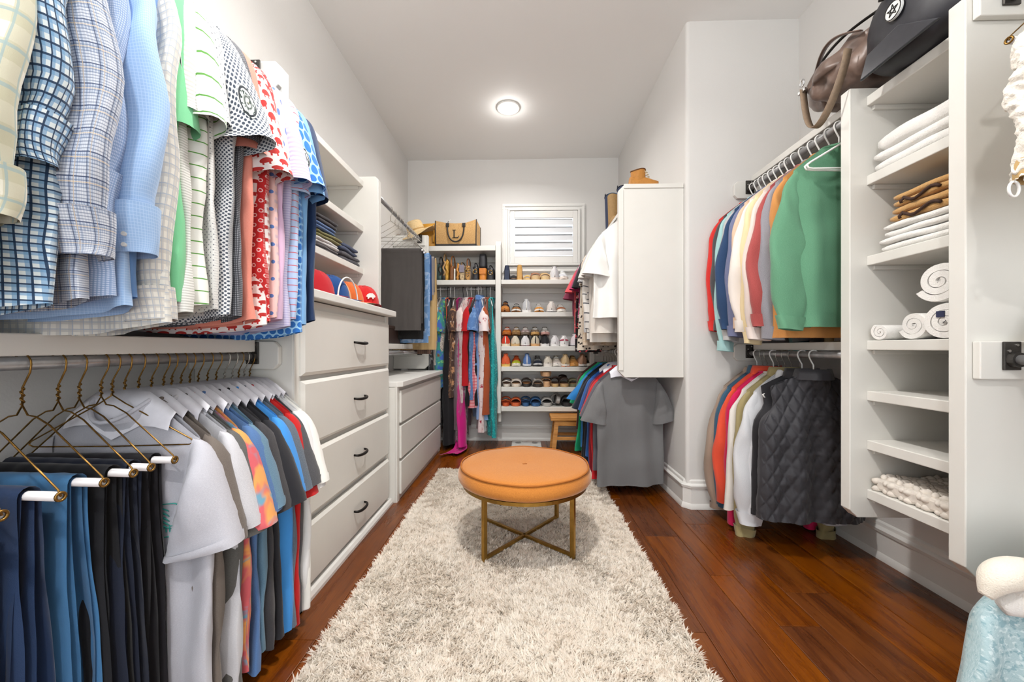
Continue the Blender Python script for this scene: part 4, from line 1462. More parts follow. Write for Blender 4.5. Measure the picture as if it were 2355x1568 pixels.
for i, (y, m, nm, extra, kw) in enumerate(SC_):
    k = dict(L=.84, w=.235, hw=.24, fold=.012, nf=4, xmin=.29, seed=i * 7 + 507, so=.1, collar='crew', t=.028)
    k.update(kw)
    make_garment('scrub_top', nm + ' ' + extra, 'scrub top', (.72, y, .975), PI, m, SG, 'white' if i in (2, 4, 5) else 'steel', nm, tilt=rg.uniform(-.05, .05) + (.1 if i == 0 else 0), paper=(i in (0, 3, 5)), **k)

# ------------------------------------------------------------------ left mid rod: trousers
TR = [
    (3.12, F('trouser_charcoal', '#4a4644', heather=.25, rough=.85), 'charcoal trousers', 'spread flat in front of the jeans', .165, .66, .6, .004),
    (3.20, F('trouser_black', '#232222'), 'black trousers', 'behind the charcoal pair', .16, .73, .66, .006),
    (3.28, F('jean_mid', '#6f97c8', [('noise', 16, .5, '#a9c3e3')], heather=.3), 'faded blue jeans', 'beside the khakis', .19, .76, .7, .012),
    (3.35, F('jean_dark', '#2b4f86', heather=.3), 'dark blue jeans', 'behind the faded pair', .185, .4, .38, .012),
    (3.42, F('short_grey', '#8d8684', heather=.4), 'grey shorts', 'over the khaki trousers', .2, .33, .3, .014),
    (3.48, F('trouser_khaki', '#c3a473', [('u', .03, .002, 0, '#a98a5a', .8)]), 'khaki trousers', 'last along the trouser rod', .2, .82, .74, .014),
    (3.56, F('trouser_brown', '#7a5f52', [('u', .02, .004, 0, '#4b3a35', .8)]), 'brown striped trousers', 'beneath the jeans', .15, .86, .8, .01),
]
for i, (y, m, nm, extra, w, l1, l2, fd) in enumerate(TR):
    drape('shorts' if 'shorts' in nm else ('jeans' if 'jeans' in nm else 'trousers'), nm + ' ' + extra, 'trousers', (-1.0, y, 2.045), 0, m, 'trousers by the hutch', 'tube_steel', nm, w=w, L1=l1, L2=l2, seed=60 + i, fold=fd, nf=5, tilt=rg.uniform(-.03, .03), xc=0.0)
for k, y in enumerate((2.85, 2.95, 3.03)):
    hanger('steel', ('first', 'second', 'third')[k] + ' bare wire hanger along the rod from the hutch', (-1.0, y, 2.045), .12 - .05 * k, 'bare wire hangers')

# ------------------------------------------------------------------ gowns on the end-wall rod (edge-on to the room)
def plastic_mat():
    t = NT('clear_plastic_film')
    uv = t.coord('UV')
    n_ = t.noise(t.mapping(uv, (26, 7, 1)), 1.0, 4, 0.6, 0.8)
    t.bump(n_, 1.0, 0.012)
    t.fin(srgb('#e8e8ec'), 0.16, Specular_IOR_Level=0.8)
    tr_ = t.n('ShaderNodeBsdfTransparent')
    mx_ = t.n('ShaderNodeMixShader')
    lw = t.n('ShaderNodeLayerWeight')
    lw.inputs[0].default_value = 0.35
    t.put(mx_.inputs[0], t.m('ADD', t.m('MULTIPLY', lw.outputs['Facing'], 0.45), t.m('MULTIPLY', t.m('GREATER_THAN', n_, 0.55), 0.38)))
    t.t.links.new(tr_.outputs[0], mx_.inputs[1])
    t.t.links.new(t.b.outputs[0], mx_.inputs[2])
    t.t.links.new(mx_.outputs[0], t.t.nodes['Material Output'].inputs[0])
    return t.mat


M_FILM = plastic_mat()
DG = 'gowns on the end-wall rod'
DR = [
    (-.905, F('gown_black_crepe', '#221f24'), 'black crepe gown', 'in a clear bag beside the low chest', dict(L=1.42, sleeve=None, hw=.19, w=.18), True),
    (-.86, F('gown_sequin', '#b7aea4', [('noise', 120, .5, '#8a7f77'), ('noise', 160, .58, '#efe9e0')], rough=.45), 'silver sequin top', 'with a white skirt hem', dict(L=.78, so=.06, w=.2, hw=.2), False),
    (-.815, F('gown_green_print', '#3d8f86', [('noise', 16, .5, '#3f63b0'), ('noise', 22, .58, '#8fd06a'), ('noise', 15, .6, '#7a4a35')]), 'green and blue print dress', 'with a flutter sleeve', dict(L=1.0, so=.1, w=.2), False),
    (-.785, F('gown_tangerine', '#e5623f'), 'tangerine maxi dress', 'as a thin bright strip', dict(L=1.5, sleeve=None, w=.17, hw=.2, t=.014, fold=.006), False),
    (-.755, F('gown_black', '#1b1a1d'), 'long black evening gown', 'reaching the floor', dict(L=1.56, sleeve=None, w=.18, hw=.25), False),
    (-.715, F('gown_bronze', '#4a362f', [('noise', 18, .54, '#b98a63'), ('noise', 24, .62, '#c9b9a6')]), 'brown floral dress', 'beside the pink gown', dict(L=1.1, so=.07, w=.2), False),
    (-.67, F('gown_fuchsia', '#c2127a', rough=.5, sheen=.3), 'fuchsia satin gown', 'trailing onto the floor', dict(L=1.56, sleeve=None, w=.17, hw=.32, fold=.02, flare=1.2), False),
    (-.625, F('gown_mauve', '#7d6a72', rough=.5), 'mauve gown', 'inside a long clear garment bag', dict(L=1.42, sleeve=None, w=.19, hw=.21, t=.03), True),
    (-.58, F('gown_rose_print', '#e5d6d2', [('noise', 20, .56, '#d27d8c'), ('noise', 25, .62, '#7d9a7a')]), 'pale rose print dress', 'between the bag and the red dress', dict(L=1.15, so=.06, w=.2), False),
    (-.54, F('gown_red', '#b3161d'), 'scarlet dress', 'with a ruffled hem', dict(L=.98, so=.1, w=.21, hw=.24), False),
    (-.505, F('gown_pink_check', '#e7b7b9', [('u', .03, .015, 0, '#cf4a5a', .6), ('v', .03, .015, 0, '#cf4a5a', .6)]), 'pink checked dress', 'behind the scarlet one', dict(L=1.2, sleeve=None, w=.19), False),
    (-.495, F('gown_jet', '#19191b'), 'jet black dress', 'behind the denim dress', dict(L=1.18, so=.07, w=.2), False),
    (-.465, F('gown_denim', '#4d70a3', [('noise', 30, .5, '#6f90bd')], heather=.3), 'denim shirt dress', 'with a folded sleeve', dict(L=1.12, so=.13, sl=.24, w=.22, hw=.22, collar='fold'), False),
    (-.44, F('gown_sky', '#8fb3e2'), 'sky blue dress', 'showing under the denim one', dict(L=1.32, sleeve=None, w=.18), False),
    (-.41, F('gown_cherry', '#eadcdc', [('noise', 24, .57, '#a92f43')]), 'white dress with red blossoms', 'beside the rust dress', dict(L=1.44, so=.11, w=.2, hw=.22), False),
    (-.38, F('gown_rust', '#a5502f'), 'rust tiered dress', 'in front of the teal gown', dict(L=1.26, so=.07, w=.2, hw=.2, tiers=((.45, .02), (.74, .025)), t=.03), False),
    (-.345, F('gown_teal', '#0f8f94', [('noise', 60, .52, '#34c3c0'), ('noise', 80, .6, '#0b5f66')], rough=.35), 'teal sequin gown', 'at the divider end of the rod', dict(L=1.48, sleeve=None, w=.2, hw=.27, fold=.012, t=.034, flare=.6), False),
]
for i, (x, m, nm, extra, kw, bag) in enumerate(DR):
    k = dict(w=.2, hw=.21, fold=.022, nf=5, seed=i * 7 + 607, so=.1, collar='crew', t=.046, xmin=.185, sx=.165, nk=.06, dip=.06)
    k.update(kw)
    e, g = make_garment('gown' if 'gown' in nm else 'dress', nm + ' ' + extra, 'dress', (x, 3.95, 1.612), -PI / 2, m, DG, ('white', 'white', 'steel', 'black')[i % 4], nm, tilt=rg.uniform(-.3, .3), **k)
    if nm == 'silver sequin top':
        q = Garment(**dict(k, L=1.02, w=.17, hw=.19, t=.016, seed=88))
        rings = [[q.body(2 * PI * (j + .5) / 36, v) for j in range(36)] for v in [lerp(.68, 1, u / 6) for u in range(7)]]
        MB().loft(rings).build('skirt', F('skirt_white', '#ece8e4'), e, True)
    if nm.startswith('fuchsia'):
        # train spread on the boards
        rings = []
        for a in range(13):
            u = a / 12
            rings.append([Vector((.2 + .22 * u + .02 * math.sin(j), (-.05 + .012 * j) * (1 + .6 * u) - .14 * u * u, -1.54 - .045 * min(1, u * 3) + .012 * math.sin(j * 1.3 + u * 5) * (1 - u * .6))) for j in range(10)])
        MB().loft(rings, closed=False).build('train', m, e, True)
    if bag:
        kk = dict(k)
        kk.update(L=min(1.53, k['L'] + .1), w=.225, hw=.24, t=.04, fold=.016, nf=9, sleeve=None, seed=i + 900, sx=.175)
        q = Garment(**kk)
        E_ = thing('garment_bag', 'clear plastic garment bag over the ' + nm, 'garment bag', (x, 3.95, 1.612), -PI / 2, 'clear garment bags')
        q.body_mesh().build('film', M_FILM, E_, True)

# ------------------------------------------------------------------ shag rug
def rug():
    x0, x1, y0, y1 = -.675, .565, .55, 3.07
    R_ = thing('shag_rug', 'ivory shag runner rug under the round ottoman', 'rug', ((x0 + x1) / 2, (y0 + y1) / 2, 0))
    cx, cy = (x0 + x1) / 2, (y0 + y1) / 2
    pl = []
    rnd = random.Random(4)
    for (a, b, n) in (((x0, y0), (x1, y0), 24), ((x1, y0), (x1, y1), 44), ((x1, y1), (x0, y1), 24), ((x0, y1), (x0, y0), 44)):
        for k in range(n):
            pl.append((lerp(a[0], b[0], k / n) - cx + rnd.uniform(-.004, .004), lerp(a[1], b[1], k / n) - cy + rnd.uniform(-.004, .004)))
    t = NT('rug_backing')
    MB().prism(pl, 'z', .001, .012).build('backing', t.fin(srgb('#e6ddd0'), .95), R_)
    rs = np.random.default_rng(5)
    n = 300000
    # more blades near the camera where they show largest
    u = rs.random(n)
    yy = y0 + (y1 - y0) * u ** 1.25
    xx = x0 + (x1 - x0) * rs.random(n)
    ang = 2 * PI * (np.sin(xx * 5.1 + 1.3) * np.cos(yy * 4.3 + .4) + .45 * np.sin(xx * 17 + yy * 11)) * .35 + rs.normal(0, 1.1, n)
    # tufts: quantise lean per small cell so the pile clumps
    ci = (np.floor(xx / .022).astype(int) * 7919 + np.floor(yy / .022).astype(int) * 104729) % 9973
    tuft = rs.random(9973)
    ang += (tuft[ci] - .5) * 3.2
    hgt = .018 + .009 * tuft[(ci * 31) % 9973] + rs.normal(0, .003, n)
    lean = .012 + .014 * tuft[(ci * 17) % 9973] + rs.normal(0, .005, n)
    dx, dy = np.cos(ang), np.sin(ang)
    wx, wy = -dy, dx
    w = rs.uniform(.002, .0034, n)
    V = np.zeros((n, 5, 3), np.float32)
    bx, by = xx - cx, yy - cy
    tw = rs.uniform(-.5, .5, n)
    wx2, wy2 = wx * np.cos(tw) - wy * np.sin(tw), wx * np.sin(tw) + wy * np.cos(tw)
    for k, (f, h, ww) in enumerate(((0, .0, 1.0), (0, .0, -1.0), (.42, .68, -1.0), (.42, .68, 1.0), (1.0, 1.0, 0))):
        V[:, k, 0] = bx + dx * lean * f + wx2 * w * ww
        V[:, k, 1] = by + dy * lean * f + wy2 * w * ww
        V[:, k, 2] = .011 + hgt * h
    me = bpy.data.meshes.new('pile')
    me.vertices.add(n * 5)
    me.vertices.foreach_set('co', V.ravel())
    base = np.arange(n, dtype=np.int32)[:, None] * 5
    quads = (base + np.array([0, 1, 2, 3], np.int32)).ravel()
    tris = (base + np.array([3, 2, 4], np.int32)).ravel()
    loops = np.concatenate([quads, tris])
    me.loops.add(len(loops))
    me.loops.foreach_set('vertex_index', loops)
    me.polygons.add(n * 2)
    ls = np.concatenate([np.arange(n) * 4, n * 4 + np.arange(n) * 3]).astype(np.int32)
    lt = np.concatenate([np.full(n, 4), np.full(n, 3)]).astype(np.int32)
    me.polygons.foreach_set('loop_start', ls)
    me.polygons.foreach_set('loop_total', lt)
    me.polygons.foreach_set('use_smooth', np.ones(n * 2, bool))
    me.update()
    me.validate()
    t = NT('rug_pile')
    v = t.coord('Object')
    f = t.noise(v, 60.0, 3, .6)
    g2 = t.noise(v, 7.0, 2)
    col = t.ramp(t.m('ADD', t.m('MULTIPLY', f, .7), t.m('MULTIPLY', g2, .3)), [(.32, srgb('#f4e9dc')), (.5, srgb('#fcf5eb')), (.68, srgb('#fffbf4'))])
    m = t.fin(col, .85, Sheen_Weight=.3, Specular_IOR_Level=.2)
    tl = t.n('ShaderNodeBsdfTranslucent')
    t.t.links.new(col, tl.inputs[0])
    mx_ = t.n('ShaderNodeMixShader')
    mx_.inputs[0].default_value = .5
    t.t.links.new(t.b.outputs[0], mx_.inputs[1])
    t.t.links.new(tl.outputs[0], mx_.inputs[2])
    t.t.links.new(mx_.outputs[0], t.t.nodes['Material Output'].inputs[0])
    me.materials.append(m)
    o = bpy.data.objects.new('pile', me)
    COL.objects.link(o)
    o.parent = R_
    o['kind'] = 'stuff'


rug()

# ------------------------------------------------------------------ round ottoman
def ottoman():
    O = thing('ottoman', 'round orange upholstered ottoman on a gold crossed-leg frame', 'ottoman', (0.005, 1.972, .03), math.radians(5.5))
    t = NT('ottoman_wool')
    v = t.coord('Object')
    f = t.noise(v, 220.0, 3, .6)
    g2 = t.noise(v, 5.0, 2)
    col = t.mix(g2, t.mix(f, srgb('#a35c1c'), srgb('#cd8434')), t.mix(f, srgb('#ad6522'), srgb('#d68f3e')))
    t.bump(f, .35, .003)
    m = t.fin(col, .95, Sheen_Weight=.35, Sheen_Roughness=.4)
    z0 = -.022
    prof = [(.0005, .388), (.12, .39), (.22, .389), (.29, .386), (.315, .382), (.324, .375), (.334, .362), (.341, .345), (.34, .328), (.33, .312), (.31, .304), (.0005, .302)]
    c = MB()
    n = 72
    rings = []
    for r_, z in prof:
        rg_ = []
        for k in range(n):
            a = 2 * PI * k / n
            wv = .0016 * math.sin(5 * a + .6) + .0012 * math.sin(9 * a)
            rr = r_ + (wv * .8 if r_ > .25 else 0)
            zz = z + (wv * sstep(.2, .32, r_)) - .006 * math.exp(-(r_ / .05) ** 2)
            rg_.append((rr * math.cos(a), rr * math.sin(a), zz))
        rings.append(rg_)
    c.loft(rings, cap=True)
    cu = c.build('cushion', m, O, True)
    pts = []
    for k in range(n):
        a = 2 * PI * k / n
        wv = .0016 * math.sin(5 * a + .6) + .0012 * math.sin(9 * a)
        pts.append(((.325 + wv * .8) * math.cos(a), (.325 + wv * .8) * math.sin(a), .381 + wv))
    MB().tube(pts, .0042, 8, closed=True).build('piping', simple('ottoman_piping', '#a8621f', .9), cu, True)
    MB().tube([(-.012 + .003 * k, -.03 - .004 * math.sin(k), .389) for k in range(8)], .0015, 5).build('tuft_thread', simple('ottoman_piping', '#a8621f'), cu, True)
    ring = MB()
    rg2 = []
    for (r_, z) in ((.305, .287), (.316, .287), (.316, .303), (.305, .303)):
        rg2.append([(r_ * math.cos(2 * PI * k / 64), r_ * math.sin(2 * PI * k / 64), z) for k in range(64)])
    ring.loft(rg2, wrap=True)
    ring.build('rim', M_GOLD, O)
    q = .205
    for sx_, sy_ in ((1, 1), (1, -1), (-1, 1), (-1, -1)):
        l = MB()
        x, y = sx_ * q, sy_ * q
        l.box(-.0115, .0115, -.008, .008, -.008, .29, .0015)
        l.xf(Matrix.Translation((x, y, 0)) @ Matrix.Rotation(math.atan2(sy_, sx_), 4, 'Z'))
        l.build('leg', M_GOLD, O)
    for s_ in (1, -1):
        b = MB().box(-.285, .285, -.0075, .0075, .003 + (0 if s_ > 0 else .0), .017, .001)
        b.xf(Matrix.Rotation(s_ * PI / 4, 4, 'Z'))
        b.build('crossbar', M_GOLD, O)


ottoman()

# ------------------------------------------------------------------ shoes
SHOEMAT = {}


def sm_(col, rough=.7):
    key = 'shoe_%s_%d' % (str(col), int(rough * 100))
    return simple(key, col, rough, var=.06, scale=60, bump=.05)


def shoe_sections(L, W, H, open_h, k=9):
    """list of (y, halfwidth, height) heel->toe"""
    S = []
    for i in range(k + 1):
        u = i / k
        hw = W / 2 * (.74 + .26 * math.sin(PI * min(1, u * 1.25)) if u < .45 else .74 + .26 * math.sin(PI * min(1, .5625 + (u - .45) * .5)))
        hw *= math.sqrt(max(0.0, 1 - max(0, (u - .8) / .2) ** 2.4)) * math.sqrt(max(.0, 1 - max(0, (.12 - u) / .12) ** 2.4)) if 0 < u < 1 else 0.0
        h = lerp(open_h, open_h * .93, u / .35) if u < .35 else lerp(open_h * .93, H * .45, sstep(.35, .95, u))
        S.append((u * L, max(hw, .004), h))
    return S


def sneaker(label, x, z, facing, up='#eeeeee', sole='#f2f0ea', heel=None, toe=None, lace='#f4f3ef', lining='#3a3836', L=.27, W=.098, H=.1, st=.028, outsole=None, yf=3.862, tilt=0.0, roll=0.0, group='shoes on the rack', name='sneaker', laces=True, rz=0.0, lift=0.0, band=None):
    T = thing(name, label, 'shoe', (x, yf, z + lift + .0005), 0, group)
    # heel at the origin pointing +y for heel-first, turned for toe-first
    T.rotation_euler = (tilt, roll, (0 if facing == 'h' else PI) + rz)
    if facing == 't':
        T.location.y = yf + L * math.cos(tilt)
        if tilt:
            T.location.z += 0
    S = shoe_sections(L, W, H, H)
    Sd = shoe_sections(L, W, H, H, 18)
    # sole
    rings = []
    for y, hw, h in Sd:
        u = y / L
        spring = .012 * max(0, (u - .75) / .25) ** 2
        w2 = hw + .004
        top = st * (1.15 - .3 * u) + spring
        rings.append([(-w2 * .92, y, spring), (-w2, y, spring + .008), (-w2, y, top), (w2, y, top), (w2, y, spring + .008), (w2 * .92, y, spring)])
    so = MB().loft(rings, cap=True).build('sole', sm_(sole, .6), T, False)
    sm_angle(so, 45)
    if outsole:
        rings = [[(-a[0][0] if 0 else a[0][0] * 1.02, a[0][1], a[0][2] - .001), (a[1][0] * 1.015, a[1][1], a[0][2] + .009), (-a[1][0] * 1.015, a[1][1], a[0][2] + .009), (-a[0][0] * 1.02, a[0][1], a[0][2] - .001)] for a in rings]
        MB().loft(rings, cap=True).build('outsole', sm_(outsole, .6), so)
    # upper
    def upper(k0, k1, grow, n=14):
        rings = []
        for y, hw, h in Sd[k0:k1]:
            u = y / L
            spring = .012 * max(0, (u - .75) / .25) ** 2
            b = st * .8 * (1.15 - .3 * u) + spring
            top = max(b + .006, h * (math.sqrt(max(.02, 1 - max(0, (u - .82) / .18) ** 2.2))))
            rg_ = []
            for j in range(n + 1):
                a = PI * j / n
                rx = (hw + grow) * math.copysign(abs(math.cos(a)) ** .62, math.cos(a)) * (1 - .34 * sstep(.5, 1.0, math.sin(a)) * (1 if u < .55 else .5))
                rg_.append((rx, y - (grow if u < .06 else 0), b + (top - b + grow) * math.sin(a) ** .9))
            rings.append(rg_)
        return rings
    upm = sm_(up)
    rings = upper(0, len(Sd), 0)
    mb = MB().loft(rings, closed=True, cap=True)
    uo = mb.build('upper', upm, T, True)
    # foot opening
    y0, y1 = L * .05, L * .36
    zc = H * .985
    pts = [(W * .2 * math.cos(a), (y0 + y1) / 2 + (y1 - y0) / 2 * math.sin(a), zc + .004 * math.sin(a)) for a in [2 * PI * k / 18 for k in range(18)]]
    MB().tube(pts, .006, 6, closed=True).build('collar', sm_(heel or up), T, True)
    c = [(p[0] * .92, (y0 + y1) / 2 + (p[1] - (y0 + y1) / 2) * .92, zc + .002) for p in pts]
    MB().add(c, [tuple(range(18))]).build('lining', sm_(lining), T)
    if heel:
        MB().loft(upper(0, 4, .0022), closed=False).build('heel_counter', sm_(heel), uo, True)
    if band:
        rr = upper(0, 4, .0034)
        rr = [[(p[0], p[1], lerp(st, H, .35) + (p[2] - st) * .28) for p in q] for q in rr]
        MB().loft([[Vector(p) for p in q if True] for q in rr], closed=False).build('heel_stripe', sm_(band), uo, True)
    if toe:
        MB().loft(upper(len(Sd) - 6, len(Sd), .0022), closed=False).build('toe_cap', sm_(toe), uo, True)
    if laces:
        tg = MB()
        tg.loft([[(-.02, L * .34 + k * .02, H * 1.03 - k * .0105), (.02, L * .34 + k * .02, H * 1.03 - k * .0105), (.02, L * .34 + k * .02, H * .97 - k * .0105), (-.02, L * .34 + k * .02, H * .97 - k * .0105)] for k in range(4)], cap=True)
        tg.build('tongue', sm_(up), T, True)
        for k in range(4):
            y = L * (.4 + .075 * k)
            h = [h for yy, _, h in Sd if yy >= y][0]
            MB().tube([(-.026, y, h * .93), (-.012, y + .003, h + .004), (.012, y + .003, h + .004), (.026, y, h * .93)], .0028, 5).build('lace', sm_(lace), T, True)
    return T


def footbed(mb, L, W, th, n=24, spring=.0, zb=0.0, grow=0.0):
    pl = []
    for k in range(n):
        a = 2 * PI * k / n
        y = L / 2 - L / 2 * math.cos(a)
        u = y / L
        hw = W / 2 * (.78 + .22 * sstep(.25, .7, u)) + grow
        pl.append((hw * math.copysign(abs(math.sin(a)) ** .7, math.sin(a)), y))
    rings = [[(p[0] * s_, L / 2 + (p[1] - L / 2) * s_, z) for p in pl] for s_, z in ((.94, zb), (1, zb + .004), (1, zb + th - .003), (.96, zb + th))]
    return mb.loft(rings, cap=True)


def slide(label, x, z, facing, col, bed=None, strap=None, straps=((.52, .3),), sole=None, L=.27, W=.105, th=.032, arch=.06, yf=3.862, buckle=None, rz=0.0, rim=None, group='slides and sandals on the rack', name='slide_sandal', roll=0.0, lift=0.0, backstrap=False):
    T = thing(name, label, 'sandal', (x, yf + (L if facing == 't' else 0), z + lift + .0005), 0, group)
    T.rotation_euler = (0, roll, (0 if facing == 'h' else PI) + rz)
    so = footbed(MB(), L, W, th).build('sole', sm_(sole or col, .6), T, False)
    sm_angle(so, 40)
    bd = footbed(MB(), L * .94, W * .9, .004, zb=th - .001)
    bd.V = [(v[0], v[1] + L * .03, v[2]) for v in bd.V]
    bd.build('footbed', sm_(bed or col, .75), T)
    if rim:
        pts = []
        for k in range(15):
            a = -1.9 + 3.8 * k / 14
            pts.append((W * .43 * math.sin(a), L * .2 - L * .2 * math.cos(a) * (1 if abs(a) < 1.6 else .9), th + .004 + .03 * max(0, 1 - abs(a) / 2.4)))
        MB().tube(pts, .005, 6).build('rim', sm_(rim), T, True)
    for (yc, wd) in straps:
        rings = []
        for j in range(13):
            a = PI * j / 12
            rx = W * .52 * math.cos(a)
            rz_ = th * .6 + (arch + .012 * (.5 - yc)) * math.sin(a) ** .8
            yb = L * yc
            hw = L * wd / 2
            rings.append([(rx, yb - hw, rz_ * 1.02), (rx * 1.04, yb, rz_ + .006), (rx, yb + hw, rz_ * .9), (rx * .93, yb + hw, rz_ * .9 - .004), (rx * .96, yb, rz_), (rx * .93, yb - hw, rz_ * 1.02 - .004)])
        MB().loft(rings, cap=True).build('strap', sm_(strap or col, .65), T, True)
        if buckle:
            q = MB()
            q.box(W * .22, W * .42, L * yc - .012, L * yc + .012, th * .6 + arch * .86, th * .6 + arch * .98, .002)
            q.build('buckle', sm_(buckle, .3), T)
    if backstrap:
        pts = [(W * .42 * math.cos(a), L * .12 - L * .1 * math.sin(a), th + .05 + .02 * math.sin(a)) for a in [PI * k / 12 for k in range(13)]]
        MB().ribbon(pts, .016, .003, (0, 0, 1)).build('ankle_strap', sm_(strap or col), T, True)
    return T


def wedge(label, x, z, col, bed, facing='h', heel=.085, L=.23, W=.085, yf=3.865, strapcol=None, rz=0.0, sides=None, name='wedge_shoe'):
    """heeled shoe with a tall block heel"""
    T = thing(name, label, 'shoe', (x, yf + (L if facing == 't' else 0), z + .0005), (0 if facing == 'h' else PI) + rz, 'dress shoes on the top rack shelf')
    rings = []
    for i in range(13):
        u = i / 12
        hgt = lerp(heel, .02, sstep(.15, .75, u))
        bot = 0 if u < .32 or u > .62 else (heel * .3 * math.sin((u - .32) / .3 * PI))
        hw = W / 2 * (.66 + .34 * sstep(.3, .75, u)) * (math.sqrt(max(.05, 1 - max(0, (u - .85) / .15) ** 2)))
        if i == 0:
            hw *= .75
        rings.append([(-hw, u * L, bot), (hw, u * L, bot), (hw * 1.02, u * L, bot + (hgt - bot) * .5), (hw, u * L, hgt), (-hw, u * L, hgt), (-hw * 1.02, u * L, bot + (hgt - bot) * .5)])
    so = MB().loft(rings, cap=True).build('heel_and_sole', sm_(col, .6), T, True)
    sm_angle(so, 50)
    # heel cup
    rings = []
    for i in range(6):
        zz = heel - .004 + .052 * i / 5
        rings.append([(W * .36 * math.sin(a) * (1 - .06 * i), .035 - .035 * math.cos(a), zz) for a in [-1.7 + 3.4 * k / 12 for k in range(13)]])
    MB().loft(rings, closed=False).build('heel_cup', sm_(strapcol or col), T, True)
    b = footbed(MB(), L * .9, W * .72, .003, zb=0)
    b.V = [(v[0], v[1] + L * .03, v[2] + lerp(heel, .021, sstep(.15, .75, v[1] / L)) + .001) for v in b.V]
    b.build('insole', sm_(bed), T)
    pts = [(W * .5 * math.cos(a), L * .75, .018 + .045 * math.sin(a)) for a in [PI * k / 10 for k in range(11)]]
    MB().ribbon(pts, .04, .003, (0, 1, 0)).build('toe_strap', sm_(strapcol or col), T, True)
    return T


def PX(px, y=3.9):
    return (px - 1204) * y / 880


Z = SHZ
# top shelf
wedge('tall navy block heel with its back to the room', PX(1166), Z[0], '#25304a', '#7a5a40', heel=.1)
wedge('tan wrapped wedge with a tall round heel', PX(1195), Z[0], '#c99a55', '#d9b98a', heel=.105)
slide('black strappy sandal with a tan insole on the top shelf', PX(1181), Z[0], 't', '#231f1f', '#c99a72', straps=((.5, .06), (.7, .05), (.25, .06)), th=.014, arch=.05, W=.08, name='strappy_sandal', backstrap=True)
slide('pale gold strappy sandal on the top shelf', PX(1213), Z[0], 't', '#d8b56e', '#a9775a', straps=((.55, .07), (.72, .06)), th=.016, arch=.05, W=.08, name='strappy_sandal', backstrap=True)
slide('brown-strapped espadrille on the top shelf', PX(1232), Z[0], 't', '#9a6a4c', '#a87f64', sole='#d2b487', straps=((.72, .14),), th=.045, arch=.055, name='espadrille', backstrap=True)
slide('beige espadrille beside the white high-top', PX(1254), Z[0], 't', '#c9a877', '#b48e6e', sole='#d9bd8c', straps=((.74, .24),), th=.042, arch=.05, name='espadrille', backstrap=True)
sneaker('white marbled high-top showing its heel on the top shelf', PX(1275), Z[0], 'h', '#e5e2e0', '#ece2da', heel='#dcdcde', H=.135, name='high_top')
sneaker('white and grey high-top showing its toe on the top shelf', PX(1296), Z[0], 't', '#dfe0e2', '#e9dfd6', toe='#cfd0d4', H=.115, name='high_top')
# second shelf
sneaker('navy sneaker with a caramel sole', PX(1161), Z[1], 't', '#23263a', '#a8672c', toe='#b8752f', H=.125, laces=True, lace='#b8752f', outsole='#8f5322')
sneaker('black and white runner with a brown toe bumper', PX(1187), Z[1], 't', '#2b2a2c', '#efece6', toe='#8f602f', H=.1, outsole='#7c4d22')
sneaker('white and grey chunky runner showing a tall heel tab', PX(1211), Z[1], 'h', '#e3e2de', '#f1efec', heel='#c9cbcf', H=.135)
sneaker('white sneaker with a gum toe bumper on the second shelf', PX(1240), Z[1], 't', '#e9e6df', '#f1ece2', toe='#c98a3f', H=.1, outsole='#b87a36')
sneaker('white runner with a sky blue heel tab', PX(1268), Z[1], 'h', '#e9e3dd', '#ece9e6', heel='#e3dcd6', H=.11, outsole='#2d2c2e', lining='#9cc4da')
sneaker('white sneaker with a rust toe beside the blue-tabbed runner', PX(1291), Z[1], 't', '#e6e1da', '#f0ebe4', toe='#96552d', H=.095)
# third shelf, lower layer
row3 = [(1163, 'orange-red sneaker with a cream sole', dict(up='#e8e2da', heel='#d8432c', sole='#efe3cd')),
        (1185, 'cream sneaker with a gum sole', dict(up='#e4ddcb', heel='#e3dac5', sole='#d9b581')),
        (1208, 'white sneaker with a mauve sole', dict(up='#e9e8ea', heel='#ececee', sole='#e9e6e6', outsole='#87656a')),
        (1231, 'black-topped cream sneaker with a tan sole', dict(up='#26252a', heel='#d9cdb6', sole='#dcab76')),
        (1253, 'black sneaker with a white sole', dict(up='#2b2b2f', heel='#232327', sole='#ecebea')),
        (1276, 'all-white sneaker beside the red-striped one', dict(up='#f0eeee', heel='#eeeced', sole='#f2f1f0')),
        (1297, 'white sneaker with a red heel stripe', dict(up='#efecea', heel='#efeded', sole='#f3f0ee', band='#a93a52')),
        (1322, 'white and blush chunky runner', dict(up='#ece6e8', heel='#e9dfe4', sole='#dedadf', outsole='#4a474a', H=.12))]
for px, nm, kw in row3:
    sneaker(nm + ' showing its heel', PX(px), Z[2], 'h', **dict(dict(H=.105, W=.093), **kw))
sneaker('white runner with a black toe bumper', PX(1344), Z[2], 't', '#dcdbd4', '#eceae6', toe='#262629', outsole='#222')if False else sneaker('white runner with a black toe bumper', PX(1344), Z[2], 't', '#dcdbd4', '#eceae6', toe='#262629', outsole='#222222')
# third shelf, mates laid on top, toes out
row3b = [(1164, 'orange sneaker', dict(up='#e0571f', sole='#b56a2c', toe='#e88a2a')),
         (1186, 'tan sneaker', dict(up='#a9814f', sole='#8f6a3f', toe='#c39a63')),
         (1207, 'mauve sneaker', dict(up='#c9b4b2', sole='#7c6d5f', toe='#cdbab8')),
         (1230, 'taupe suede sneaker', dict(up='#8f7c68', sole='#c99c5e', toe='#94806c')),
         (1253, 'grey sneaker with a pink sole', dict(up='#9a9894', sole='#c79a92', toe='#d8cfca'))]
for px, nm, kw in row3b:
    sneaker(nm + ' laid across its mate on the third shelf', PX(px) + .004, Z[2], 't', yf=3.868, lift=.112, H=.085, W=.092, **kw)
